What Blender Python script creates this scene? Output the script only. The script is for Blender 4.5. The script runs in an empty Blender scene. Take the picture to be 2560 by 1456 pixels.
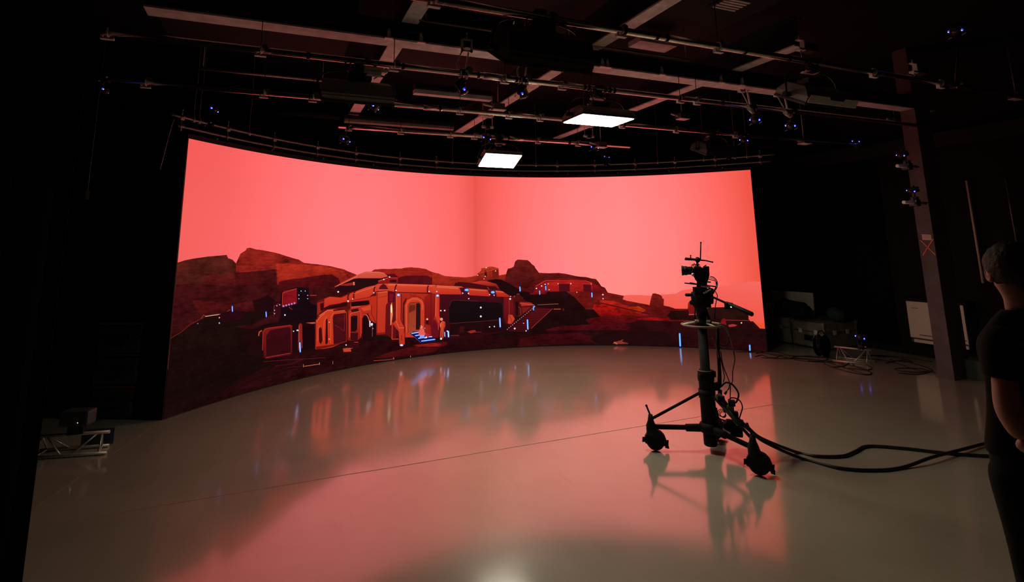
import bpy, math, random
from math import sin, cos, pi, radians, sqrt, atan2
from mathutils import Vector as V, Matrix
from mathutils.geometry import tessellate_polygon

scn = bpy.context.scene
COL = scn.collection
random.seed(7)

# ------------------------------------------------------------------ camera
FPX, CX, CY = 1358.94, 1245.53, 376.01          # focal length and principal point for a 2560 x 1456 picture
PITCH, YAW, ROLL = radians(10.0171), radians(22.4285), radians(-0.6434)
EYE = V((0, 0, 1.75))
fw = V((sin(YAW)*cos(PITCH), cos(YAW)*cos(PITCH), sin(PITCH)))
_rt = V((cos(YAW), -sin(YAW), 0)); _up = _rt.cross(fw)
rt = _rt*cos(ROLL) + _up*sin(ROLL); up = -_rt*sin(ROLL) + _up*cos(ROLL)
cam = bpy.data.cameras.new('camera'); co = bpy.data.objects.new('camera', cam); COL.objects.link(co)
cam.sensor_width = 36; cam.lens = 36*FPX/2560
cam.shift_x = (1280-CX)/2560; cam.shift_y = (CY-728)/2560
cam.clip_start = .05; cam.clip_end = 60
m = Matrix((rt, up, -fw)).transposed().to_4x4(); m.translation = EYE
co.matrix_world = m
scn.camera = co

# ------------------------------------------------------------------ world, colour management
w = bpy.data.worlds.new('world'); scn.world = w; w.use_nodes = True
w.node_tree.nodes['Background'].inputs[0].default_value = (.5, .5, .6, 1)
w.node_tree.nodes['Background'].inputs[1].default_value = .002
vs = scn.view_settings
vs.view_transform = 'Standard'; vs.look = 'None'; vs.gamma = 1; vs.use_curve_mapping = False
vs.exposure = 0.0
scn.cycles.max_bounces = 8; scn.cycles.diffuse_bounces = 4; scn.cycles.glossy_bounces = 4
scn.cycles.use_denoising = True
PANEL_LIGHT = 44.0       # radiance of the two lit soft panels
SCREEN_GAIN = 1.0        # radiance of the video picture

# ------------------------------------------------------------------ where a picture point lies in the room
def ray(px, py): return fw + rt*((px-CX)/FPX) - up*((py-CY)/FPX)
def FL(px, py, z=0.0): d = ray(px, py); return EYE + d*((z-EYE.z)/d.z)
def atY(px, py, y): d = ray(px, py); return EYE + d*(y/d.y)
def atX(px, py, x): d = ray(px, py); return EYE + d*(x/d.x)
def atK(px, py, k): return EYE + ray(px, py)*k
def atXY(px, py, x, y):
    d = ray(px, py); return EYE.z + d.z*sqrt((x*x+y*y)/(d.x*d.x+d.y*d.y))

# ------------------------------------------------------------------ materials
def lin(c):
    c = [x/255 for x in c]
    return tuple(x/12.92 if x <= .04045 else ((x+.055)/1.055)**2.4 for x in c)
def mat(name, col, rough=.6, metal=0.0, noise=0.0, scale=20, spec=.5, bump=0.0):
    m = bpy.data.materials.new(name); m.use_nodes = True
    nt = m.node_tree; b = nt.nodes['Principled BSDF']
    b.inputs['Base Color'].default_value = (*col, 1); b.inputs['Roughness'].default_value = rough
    b.inputs['Metallic'].default_value = metal; b.inputs['Specular IOR Level'].default_value = spec
    if noise or bump:
        tc = nt.nodes.new('ShaderNodeTexCoord'); n = nt.nodes.new('ShaderNodeTexNoise')
        n.inputs['Scale'].default_value = scale; n.inputs['Detail'].default_value = 6
        nt.links.new(tc.outputs['Object'], n.inputs['Vector'])
        if noise:
            r = nt.nodes.new('ShaderNodeMapRange')
            r.inputs['To Min'].default_value = 1-noise; r.inputs['To Max'].default_value = 1+noise
            r.inputs['From Min'].default_value = .3; r.inputs['From Max'].default_value = .7
            nt.links.new(n.outputs['Fac'], r.inputs['Value'])
            mx = nt.nodes.new('ShaderNodeVectorMath'); mx.operation = 'SCALE'
            mx.inputs[0].default_value = col
            nt.links.new(r.outputs[0], mx.inputs['Scale']); nt.links.new(mx.outputs[0], b.inputs['Base Color'])
        if bump:
            bp = nt.nodes.new('ShaderNodeBump'); bp.inputs['Strength'].default_value = bump
            bp.inputs['Distance'].default_value = .01
            nt.links.new(n.outputs['Fac'], bp.inputs['Height']); nt.links.new(bp.outputs[0], b.inputs['Normal'])
    return m
def glow(name, col, strength):
    m = bpy.data.materials.new(name); m.use_nodes = True; nt = m.node_tree
    nt.nodes.remove(nt.nodes['Principled BSDF'])
    e = nt.nodes.new('ShaderNodeEmission'); e.inputs[0].default_value = (*col, 1); e.inputs[1].default_value = strength
    nt.links.new(e.outputs[0], nt.nodes['Material Output'].inputs[0]); return m

M = dict(
    black = mat('black_metal', (.012, .012, .012), .45, 0, .2),
    pedestal = mat('black_painted_steel', (.007, .0065, .006), .7, 0, .25, 30, .2),
    cloth = mat('black_cloth', (.006, .0055, .005), .95, 0, .35, 14, .1, .3),
    wall = mat('black_wall_paint', (.011, .01, .009), .85, 0, .25, 3, .2),
    ceil = mat('dark_ceiling_paint', (.012, .012, .015), .9, 0, .3, 2, .2),
    pipe = mat('scaffold_steel', (.86, .83, .76), .24, 1.0, .15, 25),
    rail = mat('dull_steel', (.4, .39, .38), .42, .7, .2, 25),
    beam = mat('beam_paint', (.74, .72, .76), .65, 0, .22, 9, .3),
    beamdark = mat('beam_shade_and_duct_dark', (.025, .025, .03), .8, 0, .2, 6, .2),
    zinc = mat('zinc_bracket', (.8, .77, .72), .4, .15, .15, 40),
    white = mat('white_paint', (.8, .75, .68), .5, 0, .05, 20),
    knob = mat('grey_plastic', (.16, .16, .15), .6, 0, .1),
    housing = mat('light_housing_grey', (.3, .3, .27), .55, .1, .1, 30),
    housing_pale = mat('light_housing_pale', (.85, .85, .76), .5, 0, .05, 30),
    housing_black = mat('light_housing_black', (.018, .018, .017), .6, 0, .1, 30),
    rubber = mat('black_rubber', (.012, .011, .011), .65, 0, .2, 40, .25),
    cable = mat('black_cable', (.012, .011, .011), .5, 0, .1, 60),
    cable_tan = mat('tan_cable', (.3, .22, .15), .5, 0, .1, 60),
    ringm = mat('steering_ring_grip', (.3, .2, .16), .5, .2, .2, 40),
    column = mat('column_paint', (.13, .108, .118), .75, 0, .15, 6, .3),
    case = mat('case_panel', (.2, .17, .14), .6, 0, .35, 9),
    case_trim = mat('case_edging', (.34, .33, .26), .45, .6, .3, 15),
    case_blue = mat('dark_moulded_case', (.035, .045, .052), .55, 0, .15, 25, .5, .2),
    case_rim_redlit = mat('case_rim_redlit', (.16, .05, .06), .4, 0, .1, 25),  # red of the screen's light on the lid rims, put into their colour
    alu = mat('aluminium_truss', (.62, .6, .54), .35, .6, .1, 40),
    board = mat('pale_board', (.8, .74, .6), .8, 0, .06, 4),
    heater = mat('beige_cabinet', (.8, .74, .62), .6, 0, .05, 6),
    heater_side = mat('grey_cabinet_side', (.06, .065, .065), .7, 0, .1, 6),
    teal = mat('teal_bag', (.03, .05, .045), .8, 0, .4, 30, .3, .5),
    blue = mat('blue_board', (.02, .05, .085), .6, 0, .1, 20),
    paper = mat('paper', (.6, .55, .5), .8, 0, .03),
    xtape = mat('orange_tape', (.95, .22, .12), .6, 0, .1),
    ftape = mat('floor_tape_orange', (.5, .3, .2), .6, 0, .35, 8),
    skin = mat('skin', (.42, .2, .15), .6, 0, .12, 12),
    hair = mat('dark_hair', (.03, .014, .01), .7, 0, .5, 60, .3, .8),
    shirt = mat('black_shirt', (.009, .008, .008), .9, 0, .3, 8, .1, .4),
    trousers = mat('dark_trousers', (.012, .014, .012), .9, 0, .3, 8, .1, .4),
    lens = mat('lens_glass', (.01, .01, .012), .08, 0, 0, 1, .8),
    lamp = glow('lit_diffuser', (1.0, .93, .70), PANEL_LIGHT),
    diffuser = mat('unlit_diffuser', (.12, .12, .11), .5),
    led = glow('blue_led', (.03, .03, 1.0), 2.4),
    led_core = glow('blue_led_core', (.35, .45, 1.0), 3.0),
    status = glow('status_light', (1.0, .95, .85), 1.2),
)

# ------------------------------------------------------------------ mesh building
class MB:
    def __init__(s): s.v = []; s.f = []; s.smooth = []
    def add(s, vs, fs, smooth=False):
        o = len(s.v); s.v += [tuple(x) for x in vs]; s.f += [tuple(i+o for i in f) for f in fs]; s.smooth += [smooth]*len(fs); return s
    def box(s, c, size, ax=None):
        c = V(c); hx, hy, hz = size[0]/2, size[1]/2, size[2]/2
        X, Y, Z = ax if ax else (V((1, 0, 0)), V((0, 1, 0)), V((0, 0, 1)))
        vs = [c+X*(hx*a)+Y*(hy*b)+Z*(hz*d) for a in (-1, 1) for b in (-1, 1) for d in (-1, 1)]
        return s.add(vs, [(0, 1, 3, 2), (4, 6, 7, 5), (0, 4, 5, 1), (2, 3, 7, 6), (0, 2, 6, 4), (1, 5, 7, 3)])
    def bar(s, a, b, w, h, upv=(0, 0, 1)):
        a, b = V(a), V(b); d = b-a; L = d.length; X = d/L
        u = V(upv); 
        if abs(X.dot(u)) > .98: u = V((0, 1, 0))
        Y = u.cross(X).normalized(); Z = X.cross(Y)
        return s.box((a+b)/2, (L, w, h), (X, Y, Z))
    def tube(s, pts, r, n=8, closed=False):
        pts = [V(p) for p in pts]; N = len(pts)
        rr = r if isinstance(r, (list, tuple)) else [r]*N
        vs = []; prev = None
        for i, p in enumerate(pts):
            if closed: t = pts[(i+1) % N]-pts[i-1]
            else: t = pts[min(i+1, N-1)]-pts[max(i-1, 0)]
            t = t.normalized() if t.length > 1e-9 else V((0, 0, 1))
            if prev is None:
                a = V((0, 0, 1)) if abs(t.z) < .9 else V((1, 0, 0)); u = t.cross(a).normalized()
            else:
                u = prev - t*prev.dot(t); u = u.normalized() if u.length > 1e-6 else t.orthogonal().normalized()
            prev = u; v = t.cross(u)
            vs += [p + (u*cos(2*pi*k/n)+v*sin(2*pi*k/n))*rr[i] for k in range(n)]
        fs = []
        for i in range(N if closed else N-1):
            j = (i+1) % N
            fs += [(i*n+k, i*n+(k+1) % n, j*n+(k+1) % n, j*n+k) for k in range(n)]
        s.add(vs, fs, True)
        if not closed:
            o = len(s.v)-len(vs)
            s.f += [tuple(o+k for k in reversed(range(n))), tuple(o+(N-1)*n+k for k in range(n))]; s.smooth += [False]*2
        return s
    def cyl(s, a, b, r, r2=None, n=16): return s.tube([a, b], [r, r if r2 is None else r2], n)
    def lathe(s, prof, o=(0, 0, 0), axis=(0, 0, 1), n=24):
        o = V(o); Z = V(axis).normalized(); X = Z.orthogonal().normalized(); Y = Z.cross(X)
        vs = [o+Z*h+(X*cos(2*pi*k/n)+Y*sin(2*pi*k/n))*r for r, h in prof for k in range(n)]
        fs = [(i*n+k, i*n+(k+1) % n, (i+1)*n+(k+1) % n, (i+1)*n+k) for i in range(len(prof)-1) for k in range(n)]
        s.add(vs, fs, True); o2 = len(s.v)-len(vs)
        s.f += [tuple(o2+k for k in reversed(range(n))), tuple(o2+(len(prof)-1)*n+k for k in range(n))]; s.smooth += [False]*2
        return s
    def ball(s, c, r, sc=(1, 1, 1), n=16, ax=None, noise=0):
        c = V(c); X, Y, Z = ax if ax else (V((1, 0, 0)), V((0, 1, 0)), V((0, 0, 1)))
        vs = []; m_ = n//2
        for i in range(m_+1):
            th = pi*i/m_
            for k in range(n):
                q = r*(1+(random.uniform(-noise, noise) if noise else 0))
                vs.append(c+X*(q*sc[0]*sin(th)*cos(2*pi*k/n))+Y*(q*sc[1]*sin(th)*sin(2*pi*k/n))+Z*(q*sc[2]*cos(th)))
        return s.add(vs, [(i*n+k, (i+1)*n+k, (i+1)*n+(k+1) % n, i*n+(k+1) % n) for i in range(m_) for k in range(n)], True)
    def torus(s, c, R, r, axis=(0, 0, 1), n=40, m_=8):
        c = V(c); Z = V(axis).normalized(); X = Z.orthogonal().normalized(); Y = Z.cross(X)
        return s.tube([c+(X*cos(2*pi*k/n)+Y*sin(2*pi*k/n))*R for k in range(n)], r, m_, True)
    def prism(s, pts, thick, nrm):
        pts = [V(p) for p in pts]; d = V(nrm).normalized()*thick; n = len(pts)
        vs = pts+[p+d for p in pts]
        fs = [tuple(reversed(range(n))), tuple(range(n, 2*n))]+[(i, (i+1) % n, n+(i+1) % n, n+i) for i in range(n)]
        return s.add(vs, fs)
    def build(s, name, m, parent=None, bevel=0):
        me = bpy.data.meshes.new(name)
        org = V((0, 0, 0)); q_ = parent
        while q_: org = org+q_.location; q_ = q_.parent
        me.from_pydata([tuple(V(p)-org) for p in s.v], [], s.f); me.validate()
        if len(me.polygons) == len(s.smooth):
            me.polygons.foreach_set('use_smooth', s.smooth)
        me.materials.append(M[m] if isinstance(m, str) else m)
        o = bpy.data.objects.new(name, me); COL.objects.link(o)
        if parent: o.parent = parent; o.matrix_parent_inverse = Matrix()
        if bevel:
            b = o.modifiers.new('bevel', 'BEVEL'); b.width = bevel; b.segments = 2; b.limit_method = 'ANGLE'
        return o

def tag(o, label=None, cat=None, group=None, kind=None):
    if label: o['label'] = label
    if cat: o['category'] = cat
    if group: o['group'] = group
    if kind: o['kind'] = kind
    return o
def thing(name, loc, label, cat, group=None):
    o = bpy.data.objects.new(name, None); COL.objects.link(o); o.empty_display_size = .1
    o.location = loc; o.matrix_world = Matrix.Translation(V(loc)); return tag(o, label, cat, group)
def solo(mb, name, m, label, cat, group=None, bevel=0, kind=None):
    """a thing that is one mesh: origin moved to the base of its shape"""
    c = V((sum(p[0] for p in mb.v)/len(mb.v), sum(p[1] for p in mb.v)/len(mb.v), min(p[2] for p in mb.v)))
    me_v = [tuple(V(p)-c) for p in mb.v]; mb.v = me_v
    o = mb.build(name, m, None, bevel); o.location = c; return tag(o, label, cat, group, kind)
def smoothpath(pts, n=6):
    pts = [V(p) for p in pts]; P_ = [pts[0]]+pts+[pts[-1]]; out = []
    for i in range(1, len(P_)-2):
        a, b, c, d = P_[i-1:i+3]
        for k in range(n):
            t = k/n
            out.append(.5*((2*b)+(c-a)*t+(2*a-5*b+4*c-d)*t*t+(3*b-a-3*c+d)*t**3))
    out.append(pts[-1]); return out

# ================================================================== the room
ZC = 4.45; XL, XR, YB, YF = -3.4, 9.42, 10.4, -3.2
def slab(name, lo, hi, m, label):
    o = MB().box([(a+b)/2 for a, b in zip(lo, hi)], [b-a for a, b in zip(lo, hi)])
    return solo(o, name, m, label, 'room', kind='structure')
def floor_material():
    m = bpy.data.materials.new('painted_studio_floor'); m.use_nodes = True; nt = m.node_tree; L = nt.links
    nt.nodes.remove(nt.nodes['Principled BSDF']); N = nt.nodes.new
    tc = N('ShaderNodeTexCoord')
    def noise(scale, detail=5, sx=1, sy=1):
        mp = N('ShaderNodeMapping'); mp.inputs['Scale'].default_value = (sx, sy, 1)
        n = N('ShaderNodeTexNoise'); n.inputs['Scale'].default_value = scale; n.inputs['Detail'].default_value = detail
        L.new(tc.outputs['Object'], mp.inputs[0]); L.new(mp.outputs[0], n.inputs['Vector']); return n.outputs['Fac']
    def ramp(src, a, b, x0=.35, x1=.65):
        r = N('ShaderNodeMapRange'); r.inputs['From Min'].default_value = x0; r.inputs['From Max'].default_value = x1
        r.inputs['To Min'].default_value = a; r.inputs['To Max'].default_value = b; L.new(src, r.inputs[0]); return r.outputs[0]
    mix = N('ShaderNodeMix'); mix.data_type = 'RGBA'
    mix.inputs[6].default_value = (.42, .37, .29, 1); mix.inputs[7].default_value = (.5, .44, .355, 1)
    L.new(ramp(noise(1.3, 8), 0, 1), mix.inputs[0])
    scuff = N('ShaderNodeMix'); scuff.data_type = 'RGBA'; scuff.inputs[7].default_value = (.38, .32, .25, 1)
    L.new(mix.outputs[2], scuff.inputs[6]); L.new(ramp(noise(9, 3, 1, .12), 0, .35, .62, .75), scuff.inputs[0])
    d = N('ShaderNodeBsdfDiffuse'); L.new(scuff.outputs[2], d.inputs[0])
    g = N('ShaderNodeBsdfGlossy'); g.distribution = 'GGX'; g.inputs[0].default_value = (1, 1, 1, 1)
    L.new(ramp(noise(2.2, 6), .09, .135), g.inputs['Roughness'])
    lw = N('ShaderNodeLayerWeight'); lw.inputs[0].default_value = .5
    r = N('ShaderNodeValToRGB'); e = r.color_ramp.elements
    e[0].position = 0; e[0].color = (.06,)*3+(1,)
    e[1].position = 1; e[1].color = (.75,)*3+(1,)
    for p_, v_ in ((.35, .13), (.5, .23), (.62, .38), (.75, .54), (.88, .64)):
        x = e.new(p_); x.color = (v_,)*3+(1,)
    L.new(lw.outputs['Facing'], r.inputs[0])
    mx = N('ShaderNodeMixShader'); L.new(r.outputs[0], mx.inputs[0]); L.new(d.outputs[0], mx.inputs[1]); L.new(g.outputs[0], mx.inputs[2])
    g2 = N('ShaderNodeBsdfGlossy'); g2.distribution = 'GGX'; g2.inputs['Roughness'].default_value = .42
    gm = N('ShaderNodeMixShader'); gm.inputs[0].default_value = .24; L.new(g.outputs[0], gm.inputs[1]); L.new(g2.outputs[0], gm.inputs[2]); L.new(gm.outputs[0], mx.inputs[2])
    bp = N('ShaderNodeBump'); bp.inputs['Strength'].default_value = .04; bp.inputs['Distance'].default_value = .004
    L.new(noise(60, 3), bp.inputs['Height']); L.new(bp.outputs[0], g.inputs['Normal'])
    L.new(mx.outputs[0], nt.nodes['Material Output'].inputs[0]); return m
M['floor'] = floor_material()
slab('floor', (XL, YF, -.1), (XR, YB, 0), 'floor', 'glossy grey beige painted studio floor')
slab('ceiling', (XL, YF, ZC), (XR, YB, ZC+.1), 'ceil', 'dark studio ceiling')
slab('wall_left', (XL-.1, YF, 0), (XL, YB, ZC), 'wall', 'black left studio wall')
slab('wall_right', (XR, YF, 0), (XR+.1, YB, ZC), 'wall', 'black right studio wall')
slab('wall_back', (XL, YB, 0), (XR, YB+.1, ZC), 'wall', 'black wall behind the curved screen')
slab('wall_front', (XL, YF-.1, 0), (XR, YF, ZC), 'wall', 'black wall behind the viewer')
slab('baseboard_right', (XR-.03, YF, 0), (XR, YB, .1), 'wall', 'black baseboard on the right wall')

# ================================================================== the curved video wall
CEN = V((2.9, 2.2)); KR = (6.9424, .5608, -1.5132, -.2622, .8233); HW = 3.0
def arc(t, off=0.0):
    R = sum(k*t**i for i, k in enumerate(KR)) - off
    return V((CEN.x+R*sin(t), CEN.y+R*cos(t)))
T0, T1 = radians(-38.92), radians(44.54); NF = 44
PT = [arc(T0+(T1-T0)*i/NF) for i in range(NF+1)]
SEG = [(PT[i+1]-PT[i]).length for i in range(NF)]
NRM = []
for i in range(NF):
    d = (PT[i+1]-PT[i]).normalized(); NRM.append(V((d.y, -d.x)))
AZ = [atan2(p.x, p.y) for p in PT]
def to_uz(px, py):
    d = ray(px, py); dx, dy = d.x, d.y; az = atan2(dx, dy)
    i = 0
    while i < NF-1 and az > AZ[i+1]: i += 1
    a, b = PT[i], PT[i+1]
    c0 = a.x*dy-a.y*dx; c1 = b.x*dy-b.y*dx; s_ = min(max(c0/(c0-c1), -20), 20)
    k = (a+(b-a)*s_).length/sqrt(dx*dx+dy*dy)
    return (i+s_, EYE.z+d.z*k)
def uz3(u, z, off):
    i = min(max(int(u), 0), NF-1); f = u-i
    p = PT[i]+(PT[i+1]-PT[i])*f+NRM[i]*off
    return (p.x, p.y, z)
def clip(poly, ax, lo, hi):
    for sgn, lim in ((1, lo), (-1, hi)):
        out = []
        for i in range(len(poly)):
            a, b = poly[i-1], poly[i]
            da, db = (a[ax]-lim)*sgn, (b[ax]-lim)*sgn
            if (da >= 0) != (db >= 0):
                t = da/(da-db); out.append((a[0]+(b[0]-a[0])*t, a[1]+(b[1]-a[1])*t))
            if db >= 0: out.append(b)
        poly = out
        if len(poly) < 3: return []
    return poly
wall_root = thing('video_wall', (PT[22].x, PT[22].y, 0), 'huge curved video wall showing a red desert base under a pink sky', 'screen')
SV, SF, SC = [], [], []      # picture: vertices, faces, colours (rgb + grain)
layer = [0]
def put(tri, colf, grain):
    off = .003+layer[0]*.00003
    us = [p[0] for p in tri]
    for i in range(max(int(min(us)), 0), min(int(max(us)), NF-1)+1):
        q = clip(list(tri), 0, i, i+1)
        if len(q) < 3: continue
        q = clip(q, 1, .012, HW)
        if len(q) < 3: continue
        o = len(SV)
        for (u, z) in q:
            p = PT[i]+(PT[i+1]-PT[i])*(u-i)+NRM[i]*off
            SV.append((p.x, p.y, z)); SC.append((*colf(u, z), grain))
        SF.append(tuple(range(o, o+len(q))))
def frac(pts, amp):
    """roughen a rock outline by midpoint displacement"""
    for _ in range(2):
        out = []
        for i in range(len(pts)-1):
            a, b = pts[i], pts[i+1]; L = math.hypot(b[0]-a[0], b[1]-a[1])
            out += [a, ((a[0]+b[0])/2+random.uniform(-1, 1)*amp*L, (a[1]+b[1])/2+random.uniform(-1, 1)*amp*L)]
        pts = out+[pts[-1]]
    return pts
def draw(fr, pts, col, col2=None, grain=0.0, rough=0.0, gx=None):
    """paint a flat shape of the picture; fr = (x0, y0, scale) of the crop the points were read in.
       col..col2: gradient from the shape's top to its bottom (gx: left to right)"""
    layer[0] += 1
    pp = [(fr[0]+x/fr[2], fr[1]+y/fr[2]) for x, y in pts]
    if rough: pp = frac(pp+[pp[0]], rough)[:-1]
    q = []
    for i in range(len(pp)):
        a, b = pp[i-1], pp[i]; n = max(1, int(math.hypot(b[0]-a[0], b[1]-a[1])/14))
        q += [(a[0]+(b[0]-a[0])*(k+1)/n, a[1]+(b[1]-a[1])*(k+1)/n) for k in range(n)]
    uz = [to_uz(*p) for p in q]
    tris = tessellate_polygon([[V((u*.2, z, 0)) for u, z in uz]])
    if grain and max(col) < 125: col = (col[0]*.88, col[1]*1.02, col[2]*.82); col2 = (col2[0]*.84, col2[1], col2[2]*.8) if col2 else None
    c1 = lin(col); c2 = lin(col2) if col2 else c1
    if gx: lo, hi = min(u for u, z in uz), max(u for u, z in uz)
    else: hi, lo = min(z for u, z in uz), max(z for u, z in uz)
    def cf(u, z):
        t = ((u if gx else z)-lo)/((hi-lo) or 1); t = min(max(t, 0), 1)
        return tuple(a+(b-a)*t for a, b in zip(c1, c2))
    for t in tris: put([uz[i] for i in t], cf, grain)
def line(fr, a, b, wd, col, **k):
    """a straight stroke wd picture pixels wide"""
    wd *= fr[2]/2; dx, dy = b[0]-a[0], b[1]-a[1]; L = math.hypot(dx, dy) or 1; nx, ny = -dy/L*wd, dx/L*wd
    draw(fr, [(a[0]+nx, a[1]+ny), (b[0]+nx, b[1]+ny), (b[0]-nx, b[1]-ny), (a[0]-nx, a[1]-ny)], col, **k)
def lines(fr, pts, wd, col, **k):
    for a, b in zip(pts, pts[1:]): line(fr, a, b, wd, col, **k)
def dot(fr, x, y, r, col=(225, 240, 255), halo=None, ry=None):
    ry = ry or r; n = 8
    if halo: draw(fr, [(x+(r+1.6)*fr[2]*cos(2*pi*k/n), y+(ry+1.6)*fr[2]*sin(2*pi*k/n)) for k in range(n)], halo)
    draw(fr, [(x+r*fr[2]*cos(2*pi*k/n), y+ry*fr[2]*sin(2*pi*k/n)) for k in range(n)], col)
# --- sky
SKY = [(450, 240, 97, 91), (560, 242, 101, 98), (700, 248, 115, 115), (820, 252, 124, 126), (930, 253, 125, 127), (1060, 249, 117, 116),
       (1140, 244, 108, 103), (1183, 235, 94, 86), (1187, 228, 88, 78), (1194, 235, 92, 83), (1240, 244, 105, 99), (1320, 251, 121, 119), (1430, 255, 135, 134),
       (1560, 255, 139, 138), (1680, 253, 129, 127), (1780, 247, 112, 106), (1850, 241, 98, 87), (1880, 236, 88, 74), (1930, 232, 84, 66)]
UX = [to_uz(s[0], 600)[0] for s in SKY]
def skycol(u, z):
    i = 0
    while i < len(UX)-2 and u > UX[i+1]: i += 1
    t = min(max((u-UX[i])/(UX[i+1]-UX[i]), 0), 1)
    c = [SKY[i][k]+(SKY[i+1][k]-SKY[i][k])*t for k in (1, 2, 3)]
    k = (z-2.0)/1.0
    c[1] -= 5*max(k, 0); c[2] -= 5*max(k, 0)+ (6*max(-k-.2, 0) if u > 30 else -6*max(-k, 0))
    c = lin(c); return (c[0]*(1.04+.3*min(max(c[1]/.26-.45, 0)/.55, 1)), c[1], c[2])
cuts = sorted(set([i for i in range(NF+1)]+[x for x in UX if 0 < x < NF]))
for u0, u1 in zip(cuts, cuts[1:]):
    for k in range(8):
        z0, z1 = .5+2.5*k/8, .5+2.5*(k+1)/8
        put([(u0, z0), (u1, z0), (u1, z1), (u0, z1)], skycol, 0.0)
A = (400, 580, 3.033); B = (760, 640, 5.2); C3 = (1080, 620, 5.2); D = (1500, 660, 5.565); E5 = (1600, 590, 4.697); Z1 = (0, 0, 1)
# --- far ranges behind the tripod
draw(E5, [(-250, 735), (-215, 712), (-170, 698), (-100, 694), (0, 695), (120, 702), (250, 690), (420, 680), (480, 645), (540, 632), (620, 622), (760, 618), (900, 606), (1000, 580), (1060, 580), (1130, 550), (1160, 545), (1210, 562), (1270, 540), (1300, 535), (1400, 538), (1500, 545), (1520, 1110), (-230, 900)], (246, 103, 94), (238, 82, 62))
draw(E5, [(900, 1010), (1180, 1015), (1300, 1022), (1500, 1030), (1520, 1110), (900, 1110)], (236, 84, 48), (232, 80, 42))
# --- left mountains
draw(A, [(60, 250), (125, 235), (240, 205), (400, 185), (505, 175), (515, 200), (550, 212), (575, 240), (620, 420), (620, 900), (20, 900)], (92, 28, 26), (52, 12, 18), grain=.5, rough=.03)
draw(A, [(575, 240), (592, 200), (610, 165), (650, 140), (655, 125), (680, 120), (735, 135), (750, 135), (900, 165), (1050, 210), (1090, 235), (1190, 245), (1300, 262), (1395, 285), (1500, 330), (1500, 700), (560, 700)], (138, 32, 24), (100, 16, 20), grain=.55, rough=.015)
draw(A, [(880, 245), (1000, 240), (1100, 250), (1250, 262), (1395, 300), (1450, 400), (1100, 380), (900, 400), (885, 290)], (176, 44, 26), (130, 28, 22), grain=.4, rough=.02)
draw(A, [(560, 310), (700, 300), (800, 290), (875, 283), (885, 380), (890, 440), (880, 560), (560, 560), (575, 400)], (84, 16, 20), (62, 10, 18), grain=.5, rough=.03)
draw(A, [(320, 340), (430, 330), (560, 315), (575, 400), (560, 440), (330, 400)], (108, 24, 26), (70, 14, 20), grain=.5, rough=.03)
draw(A, [(100, 400), (300, 390), (480, 410), (900, 400), (1200, 430), (1500, 430), (1500, 900), (60, 900)], (70, 14, 20), (44, 8, 14), grain=.5, rough=.02)
draw(A, [(900, 380), (1080, 350), (1180, 335), (1300, 322), (1350, 350), (1380, 420), (1200, 440), (900, 450)], (96, 14, 22), (80, 12, 20), grain=.4, rough=.03)
draw(A, [(240, 520), (400, 530), (520, 560), (700, 525), (700, 600), (560, 600), (300, 620)], (96, 18, 22), (60, 10, 16), grain=.6, rough=.03)
draw(A, [(700, 520), (820, 480), (900, 540), (900, 600), (720, 620)], (38, 8, 16), grain=.3, rough=.04)
draw(A, [(60, 820), (90, 790), (250, 700), (330, 650), (480, 620), (700, 600), (860, 620), (700, 700), (560, 720), (800, 760), (800, 1400), (0, 1500), (60, 1000)], (31, 11, 12), (24, 9, 9), grain=.3, rough=.01)
lines(A, [(70, 812), (160, 760), (230, 700), (330, 650)], 1.6, (120, 28, 24))
lines(A, [(340, 642), (400, 633), (470, 624)], 1.8, (225, 160, 130)); lines(A, [(310, 655), (330, 630), (345, 640)], 1.2, (150, 60, 50)); lines(A, [(470, 624), (500, 610), (530, 590)], 1.4, (150, 50, 50))
draw(A, [(440, 630), (520, 600), (640, 600), (620, 660), (480, 690)], (44, 8, 20), grain=.3)
# --- middle ridge
draw(B, [(860, 330), (880, 200), (920, 175), (1100, 172), (1190, 165), (1270, 165), (1290, 158), (1390, 148), (1480, 155), (1580, 170), (1650, 205), (1700, 220), (1830, 262), (1900, 268), (2100, 280), (2300, 270), (2300, 480), (860, 480)], (150, 34, 22), (118, 18, 20), grain=.45, rough=.02)
draw(B, [(1180, 300), (1300, 265), (1400, 258), (1600, 256), (1700, 310), (1760, 380), (1700, 420), (1180, 420)], (96, 12, 24), grain=.3, rough=.02)
draw(C3, [(0, 320), (80, 332), (150, 365), (200, 375), (280, 385), (420, 385), (500, 388), (530, 370), (580, 362), (700, 380), (960, 342), (1000, 560), (0, 560)], (170, 44, 26), (110, 20, 20), grain=.4, rough=.015)
# tower outpost
draw(C3, [(575, 410), (585, 340), (620, 310), (636, 300), (640, 265), (700, 258), (745, 245), (792, 245), (865, 265), (872, 395), (960, 390), (960, 430), (575, 430)], (180, 52, 28), (120, 26, 20), grain=.3)
draw(C3, [(680, 300), (705, 295), (715, 370), (682, 370)], (66, 12, 14)); draw(C3, [(780, 290), (862, 275), (866, 390), (785, 395)], (120, 24, 18)); line(C3, (752, 260), (752, 390), 1, (110, 22, 18)); line(C3, (600, 330), (870, 270), .8, (215, 80, 44))
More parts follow.
